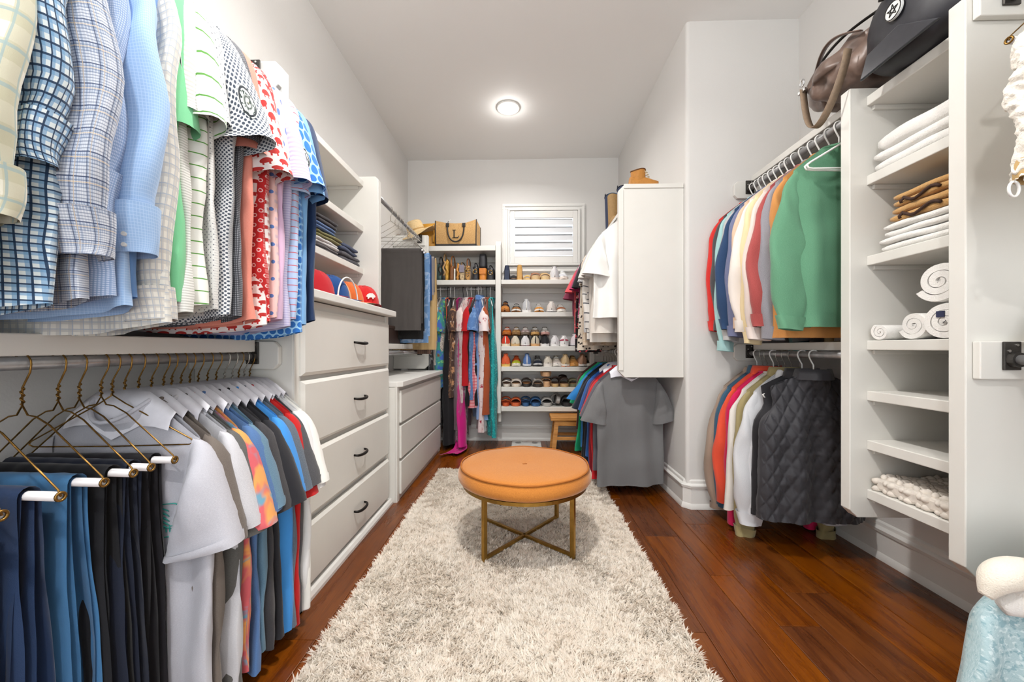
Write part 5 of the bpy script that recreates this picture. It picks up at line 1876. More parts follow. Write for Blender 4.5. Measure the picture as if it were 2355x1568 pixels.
# fourth shelf
row4 = [(1163, 'h', 'orange runner with a yellow sole showing its heel', dict(up='#e8653a', heel='#ea6a40', sole='#f0c56a', H=.125)),
        (1187, 't', 'orange runner with a lime toe bumper', dict(up='#cf5426', toe='#c8d23a', sole='#e9e2d0', lace='#d9652e')),
        (1212, 'h', 'blue and white runner showing its heel', dict(up='#dcdde0', heel='#5a7db8', sole='#dfe3ee', outsole='#3a3f4a', H=.125)),
        (1237, 't', 'grey runner with a navy toe cap', dict(up='#8b8c8c', toe='#2c3446', sole='#c9c9c8', outsole='#3b3a3c', lace='#555')) if False else (1237, 't', 'grey runner with a navy toe cap', dict(up='#8b8c8c', toe='#2c3446', sole='#c9c9c8', outsole='#3b3a3c', lace='#555555')),
        (1260, 'h', 'ivory sneaker with a thick sole', dict(up='#ddd3c2', heel='#ddd5c6', sole='#ece6de', st=.035)),
        (1281, 't', 'ivory sneaker with a blush toe', dict(up='#d8cdbd', toe='#e6dcd4', sole='#efe9e2')),
        (1300, 'h', 'sand runner with a rust outsole', dict(up='#cdb48e', heel='#c9ae85', sole='#eee6da', outsole='#b5602f', H=.12)),
        (1320, 't', 'caramel runner with a gum toe', dict(up='#a97c45', toe='#c58a46', sole='#c98f4b', lace='#c9a26a')),
        (1339, 'h', 'brown and white runner showing its heel', dict(up='#a67a5a', heel='#b18a72', sole='#ebe4de', outsole='#3d3a38', H=.12)),
        (1357, 't', 'taupe runner half hidden by the rack post', dict(up='#8a7b66', toe='#3a3632', sole='#d5cec4'))]
for px, fc, nm, kw in row4:
    sneaker(nm, PX(px), Z[3], fc, **dict(dict(W=.092), **kw))
# fifth shelf: sandals
slide('brown clog with a white rim showing its heel', PX(1165), Z[4], 'h', '#5b4132', '#6b4c38', sole='#d9d2c8', rim='#e6dfd6', straps=((.62, .34),), th=.03)
slide('white two-strap buckle sandal showing its toe', PX(1187), Z[4], 't', '#e6ddd3', '#9a6e47', sole='#e3d6c6', straps=((.5, .12), (.72, .13)), buckle='#d9c9a8', arch=.055)
slide('dark two-strap buckle sandal showing its heel', PX(1211), Z[4], 'h', '#4a423c', '#a86e3a', sole='#3c3733', straps=((.5, .13), (.72, .13)), buckle='#c9c1b4', arch=.06)
slide('grey buckle sandal jutting over the shelf edge', PX(1237), Z[4], 't', '#9d958b', '#8b6a50', sole='#3c3530', straps=((.5, .12), (.72, .14)), buckle='#cfcfcf', yf=3.845)
slide('peach slipper under its mate', PX(1257), Z[4], 'h', '#dcae84', '#e3bf9c', straps=((.6, .4),), th=.05, arch=.05, name='slipper')
slide('peach slipper stacked on its mate', PX(1256), Z[4], 't', '#dcae84', '#e3bf9c', straps=((.6, .4),), th=.045, arch=.06, name='slipper', lift=.104)
slide('dark brown strap sandal showing its heel', PX(1277), Z[4], 'h', '#33241c', '#6a4a38', sole='#c9a775', straps=((.45, .1), (.7, .12)), arch=.07, backstrap=True)
slide('dark brown cross-strap sandal showing its toe', PX(1298), Z[4], 't', '#33241c', '#7a563f', sole='#b8966a', straps=((.42, .08), (.56, .08), (.74, .1)), arch=.075, backstrap=True)
slide('olive strap sandal behind the green scrub top', PX(1319), Z[4], 't', '#6d6a50', '#8a6a4a', straps=((.5, .1), (.72, .1)), arch=.06)
# sixth shelf: moulded slides
slide('orange moulded slide showing its heel', PX(1163), Z[5], 'h', '#cf5a2c', '#b8461f', straps=((.62, .36),), th=.034, rim='#d9682f')
slide('orange moulded slide showing its toe', PX(1186), Z[5], 't', '#d8683a', '#9c3f1e', straps=((.6, .4),), th=.034)
slide('blue moulded slide showing its heel', PX(1209), Z[5], 'h', '#35608f', '#24436a', straps=((.5, .14), (.72, .16)), th=.036, rim='#2b517d')
slide('blue moulded slide showing its toe', PX(1232), Z[5], 't', '#35608f', '#24436a', straps=((.45, .14), (.68, .18)), th=.034)
slide('pale grey moulded slide showing its toe', PX(1258), Z[5], 't', '#b9b7b3', '#3c3a3a', straps=((.58, .46),), th=.036, arch=.06, W=.112)
slide('pale grey moulded slide tipped on its side', PX(1277) + .045, Z[5], 'h', '#a9a7a5', '#8a8886', straps=((.58, .4),), th=.036, roll=-1.35, lift=.055)
slide('black moulded slide showing its toe', PX(1304), Z[5], 't', '#2c2b2d', '#1c1b1c', straps=((.5, .18), (.7, .2)), th=.038, arch=.075)


# boots
def boot(label, x, y, z, col, shaft, r=.055, trim=None, facing=-PI / 2, lace=None, L=.27, name='boot', sole='#2a2420', pulls=False, h0=.09):
    T = thing(name, label, 'boot', (x, y, z + .001), facing, 'boots on the high shelf')
    b = footbed(MB(), L, .095, .026).build('sole', sm_(sole, .6), T)
    rings = []
    for i in range(15):
        u = i / 14
        y_ = L * .02 + L * .96 * u
        hw = .043 * math.sqrt(max(.03, 1 - max(0, (u - .75) / .25) ** 2)) * (.85 if u < .1 else 1)
        hh = h0 if u < .4 else lerp(h0, .052, sstep(.4, .95, u))
        rings.append([(hw * math.copysign(abs(math.cos(a)) ** .7, math.cos(a)), y_, .022 + hh * math.sin(a)) for a in [PI * k / 12 for k in range(13)]])
    MB().loft(rings, cap=True).build('foot', sm_(col), T, True)
    rings = []
    for i in range(8):
        zz = lerp(.06, shaft, i / 7)
        rings.append([((r * (.85 + .15 * i / 7)) * math.cos(a), .06 + r * 1.15 * math.sin(a), zz + .006 * math.sin(2 * a)) for a in [2 * PI * k / 24 for k in range(24)]])
    MB().loft(rings).build('shaft', sm_(col), T, True)
    MB().tube(rings[-1], .004, 6, closed=True).build('top_binding', sm_(trim or col), T, True)
    if lace:
        for k in range(4):
            zz = lerp(.085, shaft - .01, k / 3)
            yy = .06 + r * 1.12 + (.03 - .02 * k / 3)
            MB().tube([(-.028, yy - .02, zz), (0, yy + .006, zz + .004), (.028, yy - .02, zz)], .003, 5).build('lace', sm_(lace), T, True)
    if pulls:
        for s_ in (-1, 1):
            MB().tube([(s_ * r * .95, .06 + .012 * math.cos(a), shaft + .012 + .016 * math.sin(a)) for a in [-.6 + 4.3 * k / 9 for k in range(10)]], .0028, 5).build('pull_loop', sm_(trim or col), T, True)
    return T


boot('tan lace-up ankle boot lying along the end panel top', .71, 2.60, 2.05, '#b57a34', .14, .042, trim='#6a4320', facing=-PI / 2, lace='#e6d9b8', sole='#4a2f1a', L=.2, h0=.078)
boot('navy tall boot at the shelf front', .83, 3.68, 2.05, '#27324f', .37, .066, facing=PI, pulls=True, trim='#1a2030')
boot('navy tall boot behind the brown one', .93, 3.62, 2.05, '#27324f', .42, .066, facing=PI, pulls=True, trim='#1a2030')
boot('brown tall boot beside the navy pair', .80, 3.5, 2.05, '#9a7a4c', .31, .05, facing=PI, trim='#3a5a7a')

# ------------------------------------------------------------------ handbags on the bay shelf
def handbag(label, x, z, w, d, h, col, handle='arc', hcol=None, hh=.09, lean=0.0, metal=None, yf=3.875, flap=None, taper=.85, pattern=None, name='handbag', lift=0.0):
    T = thing(name, label, 'handbag', (x, yf, z + lift + .0005), lean, 'handbags on the bay shelf')
    m = pattern or sm_(col, .5)
    rings = []
    for i in range(7):
        u = i / 6
        s_ = lerp(1, taper, u)
        a_, b_ = w / 2 * s_, d / 2 * lerp(1, .92, u)
        bul = 1 + .06 * math.sin(PI * u)
        rings.append([(a_ * bul * math.copysign(abs(math.cos(t_)) ** .45, math.cos(t_)), d / 2 + b_ * math.copysign(abs(math.sin(t_)) ** .45, math.sin(t_)), h * u) for t_ in [2 * PI * k / 24 for k in range(24)]])
    MB().loft(rings, cap=True).build('body', m, T, True)
    hm = sm_(hcol or col, .5)
    if handle == 'arc':
        for y_ in (d * .3, d * .7):
            MB().tube([(.0 + w * .12 * math.sin(a * 2), y_ + d * .33 * math.cos(a) * (1 if y_ < d / 2 else -1) * .2 + (d * .5 - y_) + d * .4 * math.cos(a), h * .93 + hh * math.sin(a)) for a in [PI * k / 14 for k in range(15)]][:], .005, 6).build('handle', hm, T, True)
    elif handle == 'strap':
        MB().ribbon([(w * .1 + .01 * math.sin(k), d * .05 - .01 * math.sin(PI * k / 12), h * (1.05 - .95 * k / 12)) for k in range(13)], .018, .004, (1, 0, 0)).build('strap', hm, T, True)
        MB().tube([(0, d * .5 + d * .42 * math.cos(a), h * .95 + hh * math.sin(a)) for a in [PI * k / 14 for k in range(15)]], .006, 6).build('handle', hm, T, True)
    if flap:
        MB().box(-w * .46, w * .46, -.004, .006, h * .5, h * .98, .003).build('flap', sm_(flap, .5), T)
    if metal:
        pts = [(w * .3 * math.cos(a), -.006, h * .62 + .022 * math.sin(a)) for a in [2 * PI * k / 14 for k in range(14)]]
        MB().tube(pts, .003, 6, closed=True).build('clasp', M_GOLD, T, True)
        for k in range(6):
            MB().ellipsoid((w * .3 * math.sin(k * 1.3), -.006 - .002 * (k % 2), h * (.45 + .07 * k)), (.006, .004, .005), 8, 5).build('charm', M_GOLD if k % 2 else M_CHROME, T, True)
    return T


BZ = 1.69
LEO = fabric('leopard_bag', '#b98a4f', [('blob', 60, .4, '#2d211a')], rough=.5)
SNK = fabric('snake_bag', '#c7b08a', [('blob', 70, .42, '#6a5138')], rough=.45)
Q = lambda px: (px - 1204) * 3.9 / 880
handbag('dark green leather bag by the trousers', Q(1010), BZ, .06, .22, .17, '#2f4a48', hcol='#2a2320', handle='strap', hh=.1)
handbag('black bag with a tan shoulder strap', Q(1020), BZ, .055, .2, .19, '#262120', hcol='#b08a5c', handle='strap', hh=.11)
handbag('honey leather bag with a long strap end', Q(1027), BZ, .035, .2, .2, '#c9983f', handle='strap', hh=.04)
handbag('brown leather tote with tall handles', Q(1038), BZ, .05, .22, .15, '#7a4a22', hcol='#a8692c', hh=.13)
handbag('narrow white pouch between the brown bags', Q(1045), BZ, .018, .16, .12, '#dcd9d2', handle=None)
handbag('caramel bag leaning on the snakeskin pouch', Q(1053), BZ, .024, .2, .16, '#c8893e', handle='strap', lean=.12, hh=.04)
handbag('snakeskin bag over a pewter base', Q(1062), BZ, .055, .2, .16, '#c7b08a', pattern=SNK, hcol='#7a5a32', hh=.05, flap='#7f7886')
handbag('leopard bag hung with gold charms', Q(1075), BZ, .055, .2, .15, '#b98a4f', pattern=LEO, hcol='#8a5327', metal=True, hh=.1)
handbag('black slouch bag with a silver ring', Q(1093), BZ, .07, .2, .14, '#25252a', metal=True, hh=.06)
handbag('orange leather box bag under a black pouch', Q(1110), BZ, .075, .2, .125, '#cf7f2a', handle=None, flap='#c9771f', taper=1.0)
handbag('black pouch stacked on the orange bag', Q(1110), BZ, .075, .16, .14, '#222227', handle=None, lift=.127, taper=.9)
handbag('black box bag with a gold lock by the divider', Q(1128), BZ, .075, .2, .125, '#26262c', metal=True, hh=.05, taper=1.0)

# ------------------------------------------------------------------ tote with the letter, mustard tote, straw hat (top of the bay)
def jute_mat():
    t = NT('jute_weave')
    v = t.coord('Object')
    a = t.noise(t.mapping(v, (90, 90, 420)), 1.0, 2)
    b = t.noise(t.mapping(v, (420, 90, 90)), 1.0, 2)
    f = t.m('MULTIPLY', t.m('ADD', a, b), .5)
    t.bump(f, .5, .003)
    return t.fin(t.ramp(f, [(.35, srgb('#a87f4c')), (.65, srgb('#d3ab72'))]), .9)


M_JUTE = jute_mat()
M_BLKLEA = simple('black_leather', '#26221f', .5, var=.1)
BT = 2.035
T = thing('tote_bag', 'jute tote bag with black trim and a black letter L', 'tote bag', (Q(1049), 3.87, BT + .001))
w2, d2, h2 = .205, .17, .26
rings = []
for i in range(9):
    u = i / 8
    rr = []
    for (x, y) in ((-1, 0), (-.5, 0), (0, 0), (.5, 0), (1, 0), (1, 1), (.5, 1), (0, 1), (-.5, 1), (-1, 1)):
        sag = -.028 * (1 - x * x) * u ** 3 if y == 0 else -.02 * (1 - x * x) * u ** 3 - .02 * u
        rr.append((x * w2 * (1 + .02 * u) + (.02 * y), y * d2 + .012 * math.sin(PI * u) * (1 if y else -1), h2 * u + sag + (.012 * u if x > .9 and y == 0 else 0)))
    rings.append(rr)
MB().loft(rings).build('body', M_JUTE, T)
MB().add(rings[0], [tuple(range(10))]).build('bottom', M_BLKLEA, T)
rb = [[(p[0] * 1.01, p[1] - .0015 if p[1] < .05 else p[1] + .0015, p[2]) for p in r_] for r_ in ([[Vector(a).lerp(Vector(b), k / 2 * .35) for a, b in zip(rings[0], rings[1])] for k in range(5)])]
MB().loft(rb).build('base_band', M_BLKLEA, T)
for idx in (0, 4, 5):
    MB().tube([rg_[idx] for rg_ in rings], .0055, 6).build('edge_binding', M_BLKLEA, T, True)
pts = []
for k in range(21):
    a = PI * k / 20
    pts.append((-.085 * math.cos(a) * (1 if abs(math.cos(a)) > .5 else 1), -.014 - .01 * math.sin(a), .205 - .165 * math.sin(a) ** .8))
MB().tube(pts, .0075, 8).build('handle', M_BLKLEA, T, True)
for s_ in (-1, 1):
    MB().box(s_ * .083 - .016, s_ * .083 + .016, -.018, -.008, .195, .232, .002).build('handle_patch', M_BLKLEA, T)
L_ = MB()
lx0, lz0 = -.022, .082
for (a, b, c_, d_) in ((-.012, .02, 0, .004), (0, .012, 0, .08), (-.012, .024, .077, .081)):
    L_.box(lx0 + a, lx0 + b, -.0155, -.0125, lz0 + c_, lz0 + d_)
L_.prism([(lx0 + .01, lz0), (lx0 + .05, lz0), (lx0 + .055, lz0 + .022), (lx0 + .05, lz0 + .02), (lx0 + .042, lz0 + .007), (lx0 + .01, lz0 + .005)], 'y', -.0155, -.0125)
L_.build('letter', M_BLKLEA, T)
# little striped tuft standing behind the tote
T2 = thing('striped_bow', 'small black and white striped bow behind the jute tote', 'bow', (Q(1018), 4.06, BT + .001))
for k in range(4):
    MB().tube([(.008 * k - .012, 0, .0), (.01 * k - .016, 0, .24), (.012 * k - .004, -.004, .285 + .012 * k), (.012 * k + .012, 0, .30 + .012 * k)], .0035, 6).build('loop', M_BLKLEA if k % 2 == 0 else M_PLASTW, T2, True)

T = thing('tote_bag', 'mustard leather tote with a tassel in front of a black bag', 'tote bag', (Q(975), 3.87, BT + .001))
M_MUST = simple('mustard_leather', '#d69a36', .45, var=.12, scale=12, bump=.06)
rings = []
for i in range(9):
    u = i / 8
    a_ = .125 * (1 - .12 * u + .05 * math.sin(PI * u))
    rings.append([(a_ * math.copysign(abs(math.cos(t_)) ** .5, math.cos(t_)), .07 + .065 * (1 - .4 * u) * math.copysign(abs(math.sin(t_)) ** .6, math.sin(t_)) + .008 * nz(t_ * 2, u * 4, 1), .245 * u + .012 * math.cos(2 * t_) * u) for t_ in [2 * PI * k / 28 for k in range(28)]])
MB().loft(rings, cap=True).build('body', M_MUST, T, True)
MB().tube([(.1, -.004, .19), (.108, -.012, .12), (.1, -.014, .04)], [.004, .006, .011], 8).build('tassel', M_MUST, T, True)
MB().tube([(.1 + .006 * (k % 2), -.01, .17 + .008 * k) for k in range(7)], .004, 6).build('chain', M_CHROME, T, True)
T = thing('tote_bag', 'black tote standing behind the mustard one', 'tote bag', (Q(981), 4.0, BT + .001))
MB().box(-.14, .13, 0, .1, 0, .245, .012).build('body', M_BLKLEA, T)
MB().prism([(-.13, .0), (.17, 0), (.15, .26), (-.12, .255)], 'y', .1, .135, .006).build('back_panel', M_BLKLEA, T)

T = thing('straw_hat', 'pale straw sun hat resting on the divider panel top', 'hat', (-1.045, 3.80, 2.097))
M_STRAW = simple('straw', '#dcbf8e', .85, var=.08, scale=90, bump=.2)
n = 40
rings = []
for (r_, z) in ((.2, .0), (.175, .012), (.15, .02), (.1, .03), (.094, .05), (.09, .1), (.082, .128), (.06, .14), (.03, .142), (.001, .136)):
    rings.append([(r_ * .92 * math.cos(2 * PI * k / n), r_ * math.sin(2 * PI * k / n), z + (.03 * math.cos(4 * PI * k / n + .4) * (r_ - .09) / .11 if r_ > .095 else 0)) for k in range(n)])
hb = MB().loft(rings)
hb.xf(Matrix.Rotation(-.32, 4, 'Y') @ Matrix.Rotation(.22, 4, 'X') @ Matrix.Translation((0, 0, .035)))
hb.build('crown_and_brim', M_STRAW, T, True)
bd = MB().loft([[(.0965 * .92 * math.cos(2 * PI * k / n), .0965 * math.sin(2 * PI * k / n), z) for k in range(n)] for z in (.034, .056)])
bd.xf(Matrix.Rotation(-.32, 4, 'Y') @ Matrix.Rotation(.22, 4, 'X') @ Matrix.Translation((0, 0, .035)))
bd.build('hat_band', simple('hat_band', '#b8925a', .8), T, True)

# ------------------------------------------------------------------ towels, throw and robe linens in the cabinet
def towel_mat(name, col):
    t = NT(name)
    v = t.coord('Object')
    f = t.noise(v, 240.0, 3, .6)
    t.bump(f, .6, .004)
    c = srgb(col)
    return t.fin(t.mix(f, tuple(x * .9 for x in c[:3]) + (1,), c), .95, Sheen_Weight=.3)


M_TW = towel_mat('terry_white', '#f3f1ed')
M_TO = towel_mat('terry_ochre', '#c99a5c')
M_TLAB = simple('towel_print', '#3b2318', .8)


def folded(label, x, y, z, w, d, h, mat, layers=2, seed=1, name='folded_towel', stripe=False, rz=0.0, group='folded linens', cat='towel'):
    """stack of soft folds, fold edge towards -x (the aisle)"""
    T = thing(name, label, cat, (x, y, z + .0005), rz, group)
    lh = h / layers
    for k in range(layers):
        rings = []
        NY = 14
        for i in range(NY + 1):
            yy = -d / 2 + d * i / NY
            e = 1 - .35 * abs(2 * i / NY - 1) ** 9
            rr = []
            for j in range(22):
                a = 2 * PI * j / 22
                px = w / 2 + (w / 2 - .0 + .006 * nz(yy * 9, k, seed)) * math.copysign(abs(math.cos(a)) ** .25, math.cos(a))
                pz = lh * (k + .5) + lh * .52 * math.copysign(abs(math.sin(a)) ** .5, math.sin(a)) * e + .006 * nz(px * 9, yy * 9, seed + k) - .006 * (yy / d) ** 2
                if k == 0:
                    pz = max(0, pz)
                rr.append((px + .012 * nz(k * 3, seed, yy * 4), yy, pz))
            rings.append(rr)
        o = MB().loft(rings, cap=True).build('fold', mat, T, True)
        if stripe and k % 2 == 0:
            pts = [(-.001 + .003 * math.sin(q) + (-.004), -d * .3 + d * .6 * q / 8, lh * (k + .55) + .012 * math.sin(q * .9)) for q in range(9)]
            MB().tube(pts, .006, 6).build('print', M_TLAB, o, True)
            MB().tube([(-.005, d * .32, lh * (k + .2)), (-.006, d * .33, lh * (k + .5)), (-.003, d * .28, lh * (k + .85))], .005, 6).build('print', M_TLAB, o, True)
    return T


def rolled(label, x, y, z, r, ln, mat, axis=0.0, seed=1, turns=2.6, group='rolled towels', squash=.88, inner=.16):
    """rolled towel; spiral end faces the aisle (-x) when axis=0"""
    T = thing('rolled_towel', label, 'towel', (x, y, z + .0005), axis, group)
    n = 90
    sp = []
    for i in range(n):
        u = i / (n - 1)
        a = u * turns * 2 * PI
        rr = r * (inner + (1 - inner) * u) * (1 + .04 * nz(a * .8, seed, 0))
        sp.append((rr * math.cos(a + seed), rr * math.sin(a + seed) * squash))
    zmin = min(p[1] for p in sp)
    th = r * (1 - inner) / turns * .82
    rings = []
    for k, xx in enumerate([0, .006, ln * .3, ln * .6, ln * .94, ln]):
        f = .97 if k in (0, 5) else 1.0
        outer = [(xx, p[0] * f * (1 + .02 * nz(k, p[0] * 20, seed)), p[1] * f - zmin) for p in sp]
        inn = [(xx, p[0] * f * (1 - th / max(.012, math.hypot(*p))), p[1] * f * (1 - th / max(.012, math.hypot(*p))) - zmin) for p in sp]
        rings.append(outer + inn[::-1])
    MB().loft(rings, cap=False).build('roll', mat, T, True)
    # end face of the roll (edge of the cloth)
    V, Fc = [], []
    for i in range(n):
        V += [rings[0][i], rings[0][2 * n - 1 - i]]
    for i in range(n - 1):
        Fc.append((2 * i, 2 * i + 1, 2 * i + 3, 2 * i + 2))
    MB().add(V, Fc).build('edge', mat, T)
    return T


XS = 1.375
folded('upper folded white sheet on the highest towel shelf', XS + .005, 1.385, 1.691 + .075, .27, .3, .06, M_TW, 1, 3)
folded('lower folded white duvet on the highest towel shelf', XS + .0, 1.385, 1.691, .28, .32, .075, M_TW, 2, 8)
folded('lower folded white towel under the ochre ones', XS, 1.39, 1.371, .26, .25, .052, M_TW, 2, 12)
folded('upper folded white towel with a grey tag under the ochre ones', XS + .005, 1.38, 1.424, .26, .25, .05, M_TW, 2, 15)
folded('lower ochre beach towel with dark print', XS + .01, 1.375, 1.475, .25, .22, .055, M_TO, 2, 22, stripe=True)
folded('upper ochre beach towel with dark print', XS + .012, 1.375, 1.531, .25, .21, .05, M_TO, 2, 26, stripe=True)
rolled('large rolled white towel resting on top of the others', XS - .005, 1.305, 1.036 + .122, .082, .28, M_TW, .05, 2)
rolled('large rolled white towel with a navy label by the near upright', XS - .01, 1.283, 1.036, .075, .28, M_TW, 0, 5)
rolled('slumped white towel in the middle of the roll pile', XS + .005, 1.40, 1.036, .062, .26, M_TW, -.1, 9, turns=2.5)
rolled('small rolled white towel beside the far upright', XS - .012, 1.507, 1.036, .037, .2, M_TW, .06, 11, turns=2.4, squash=.95)
lab = MB().box(0, .003, -.012, .012, 0, .02).build('label_patch', simple('navy_label', '#2a2f4f', .7), bpy.data.objects['rolled_towel.001'], loc=(-.004, .01, .07))

# chunky knit throw on the lowest shelf
T = thing('knit_throw', 'chunky cream knit throw on the lowest cabinet shelf', 'throw', (XS, 1.385, .446))
M_KNIT = simple('knit_wool', '#ddd5cb', .95, var=.06, scale=50, bump=.15)
kb = MB()
rk = random.Random(9)
for ly in range(2):
    for i in range(11):
        for j in range(11):
            x_, y_ = .012 + i * .025 + (j % 2) * .004, -.155 + j * .031
            if i == 10 and ly == 1:
                continue
            z_ = .016 + ly * .03 + .006 * math.sin(i * .8) - (.008 if i == 0 else 0)
            c_, s__ = math.cos(.7 if (i + j) % 2 else -.7), math.sin(.7 if (i + j) % 2 else -.7)
            e = MB().ellipsoid((0, 0, 0), (.02, .0125, .0135), 8, 6)
            kb.add([(x_ + v[0] * c_ - v[1] * s__, y_ + v[0] * s__ + v[1] * c_, max(.0005, z_ + v[2] + rk.uniform(-.002, .002))) for v in e.V], e.F)
o = kb.build('stitches', M_KNIT, T, True)
o['kind'] = 'stuff'
MB().box(.005, .27, -.16, .16, .004, .05, .01).build('core', M_KNIT, T)

# ------------------------------------------------------------------ duffel and black bag on the cabinet top
M_DUF = simple('nylon_taupe', '#6d584d', .4, var=.25, scale=14, bump=.25, Sheen_Weight=.2)
M_WEB = simple('webbing_tan', '#8a7560', .6, var=.08, scale=90, bump=.1)
ZT = 2.006
T = thing('duffel_bag', 'slumped taupe nylon duffel bag with a hanging strap', 'bag', (1.40, 1.66, 2.072))
rings = []
n = 48
for i in range(31):
    u = i / 30
    yy = -.17 + .37 * u
    sc_ = math.sin(PI * (.04 + .92 * u)) ** .42
    rr = []
    for k in range(n):
        a = 2 * PI * k / n
        x_ = .145 * sc_ * math.copysign(abs(math.cos(a)) ** .75, math.cos(a))
        z_ = .125 * sc_ * math.copysign(abs(math.sin(a)) ** .8, math.sin(a))
        wr = .03 * nz(x_ * 11, z_ * 13, yy * 13) + .016 * nz(x_ * 26, z_ * 26, yy * 20)
        kf = 1 + .22 * nz(x_ * 9, z_ * 9 + 3, yy * 9) + .13 * nz(x_ * 24, z_ * 20, yy * 24) + .05 * math.sin(a * 5 + yy * 40)
        rr.append((x_ * kf + .02, yy + wr, max(.0005, .112 + z_ * kf - .03 * math.sin(PI * u) * (math.sin(a) > 0))))
    rings.append(rr)
MB().loft(rings, cap=True).build('body', M_DUF, T, True)
# zip line and flap ridge
MB().tube([(-.03 - .02 * math.sin(PI * u), -.15 + .32 * u, .235 + .012 * math.sin(PI * u)) for u in [k / 16 for k in range(17)]], .006, 6).build('zip', M_BLACKM, T, True)
MB().ribbon([(-.085 - .03 * math.sin(PI * k / 18), .1 - .23 * k / 18, .17 + .045 * math.sin(PI * k / 18)) for k in range(19)], .028, .004, (.6, .3, .2)).build('carry_handle', M_DUF, T, True)
# shoulder strap looping down in front of the cabinet's upright
pts = []
for k in range(25):
    u = k / 24
    a = PI * u
    pts.append((-.135 - .03 * math.sin(a), .11 - .24 * u, .1 - .235 * math.sin(a) ** .75))
MB().ribbon(pts, .034, .003, (1, .15, 0)).build('shoulder_strap', M_WEB, T, True)
MB().tube([(-.14, .11 + .012 * math.cos(a), .13 + .016 * math.sin(a)) for a in [2 * PI * k / 14 for k in range(14)]], .003, 6, closed=True).build('strap_ring', M_CHROME, T, True)
MB().box(-.145, -.135, .088, .132, .086, .1, .002).build('strap_buckle', M_CHROME, T)

T = thing('quilted_bag', 'black quilted travel bag with a silver round badge', 'bag', (1.39, 1.36, 2.006))
rings = []
for i in range(13):
    u = i / 12
    yy = -.16 + .335 * u
    sc_ = math.sin(PI * (.07 + .86 * u)) ** .35
    rr = []
    for k in range(36):
        a = 2 * PI * k / 36
        x_ = .12 * sc_ * math.copysign(abs(math.cos(a)) ** .6, math.cos(a))
        z_ = .155 * sc_ * math.copysign(abs(math.sin(a)) ** .6, math.sin(a))
        q = .006 * min(abs(math.sin((yy + z_) * 38)), abs(math.sin((yy - z_) * 38)))
        rr.append((x_ * (1 + q * 7) + .02, yy, max(.001, .155 + z_ * (1 + q * 5))))
    rings.append(rr)
MB().loft(rings, cap=True).build('body', simple('nylon_black', '#25252b', .5, var=.1, scale=40, bump=.1), T, True)
MB().prism([(-.15, .012), (.13, .008), (.1, .085), (-.02, .1)], 'x', -.118, -.107, .004).build('corner_patch', simple('patent_black', '#34353a', .25, var=.05), T)
q = MB().lathe([(.001, .004), (.028, .004), (.031, .002), (.031, -.004), (.001, -.004)], 28)
q.xf(Matrix.Translation((-.112, .0, .165)) @ Matrix.Rotation(-PI / 2, 4, 'Y'))
bo = q.build('badge', simple('badge_white', '#e4e6e4', .4), T)
st = MB()
for k in range(5):
    a = PI / 2 + 2 * PI * k / 5
    a2 = a + 4 * PI / 5
    st.tube([(-.1175, .0 + .02 * math.cos(a), .165 + .02 * math.sin(a)), (-.1175, .0 + .02 * math.cos(a2), .165 + .02 * math.sin(a2))], .0013, 5)
st.build('badge_mark', M_BLACKM, bo)
MB().tube([(-.117, .0 + .0285 * math.cos(a), .165 + .0285 * math.sin(a)) for a in [2 * PI * k / 30 for k in range(30)]], .0014, 5, closed=True).build('badge_ring', M_BLACKM, bo, True)
MB().tube([(-.1 - .02 * math.sin(PI * k / 16), .06 - .16 * k / 16, .25 + .13 * math.sin(PI * k / 16)) for k in range(17)], .009, 8).build('handle', M_BLKLEA, T, True)
MB().box(-.116, -.108, .085, .11, .012, .026, .002).build('gold_tab', M_GOLD, T)

# ------------------------------------------------------------------ hutch contents: folded jeans, caps, visor
HX = -1.03
GJ = 'folded clothes on the hutch shelf'


def soft_stack(label, y, z, mat, h, d, seed, w=.21, lift=0.0, rz=0.0):
    T = folded(label, HX - .005, y, z + lift, w, d, h, mat, 2, seed, 'folded_jeans', group=GJ, cat='folded clothes')
    T.rotation_euler.z = PI + rz
    return T


z_ = 1.509
soft_stack('folded charcoal jeans at the bottom of the far stack', 2.26, z_, F('fj_charcoal', '#45434a', heather=.2), .055, .24, 31)
soft_stack('folded navy jeans on the charcoal pair', 2.245, z_, F('fj_navy', '#35425f', heather=.2), .05, .24, 32, lift=.058)
soft_stack('folded dark grey shirt at the bottom of the near stack', 2.0, z_, F('fj_grey', '#5a5558', heather=.2), .03, .22, 33)
soft_stack('folded pale grey shirt in the near stack', 2.0, z_, F('fj_pale', '#c6c4c4', heather=.2), .035, .22, 34, lift=.032)
soft_stack('folded olive shirt in the near stack', 2.02, z_, F('fj_olive', '#77744a'), .035, .24, 35, lift=.069)
soft_stack('folded blue shirt on the olive one', 1.98, z_, F('fj_blue', '#47618a', heather=.3), .035, .2, 36, lift=.106)
soft_stack('folded black shirt crowning the near stack', 2.0, z_, F('fj_black', '#343136'), .045, .2, 37, lift=.143)


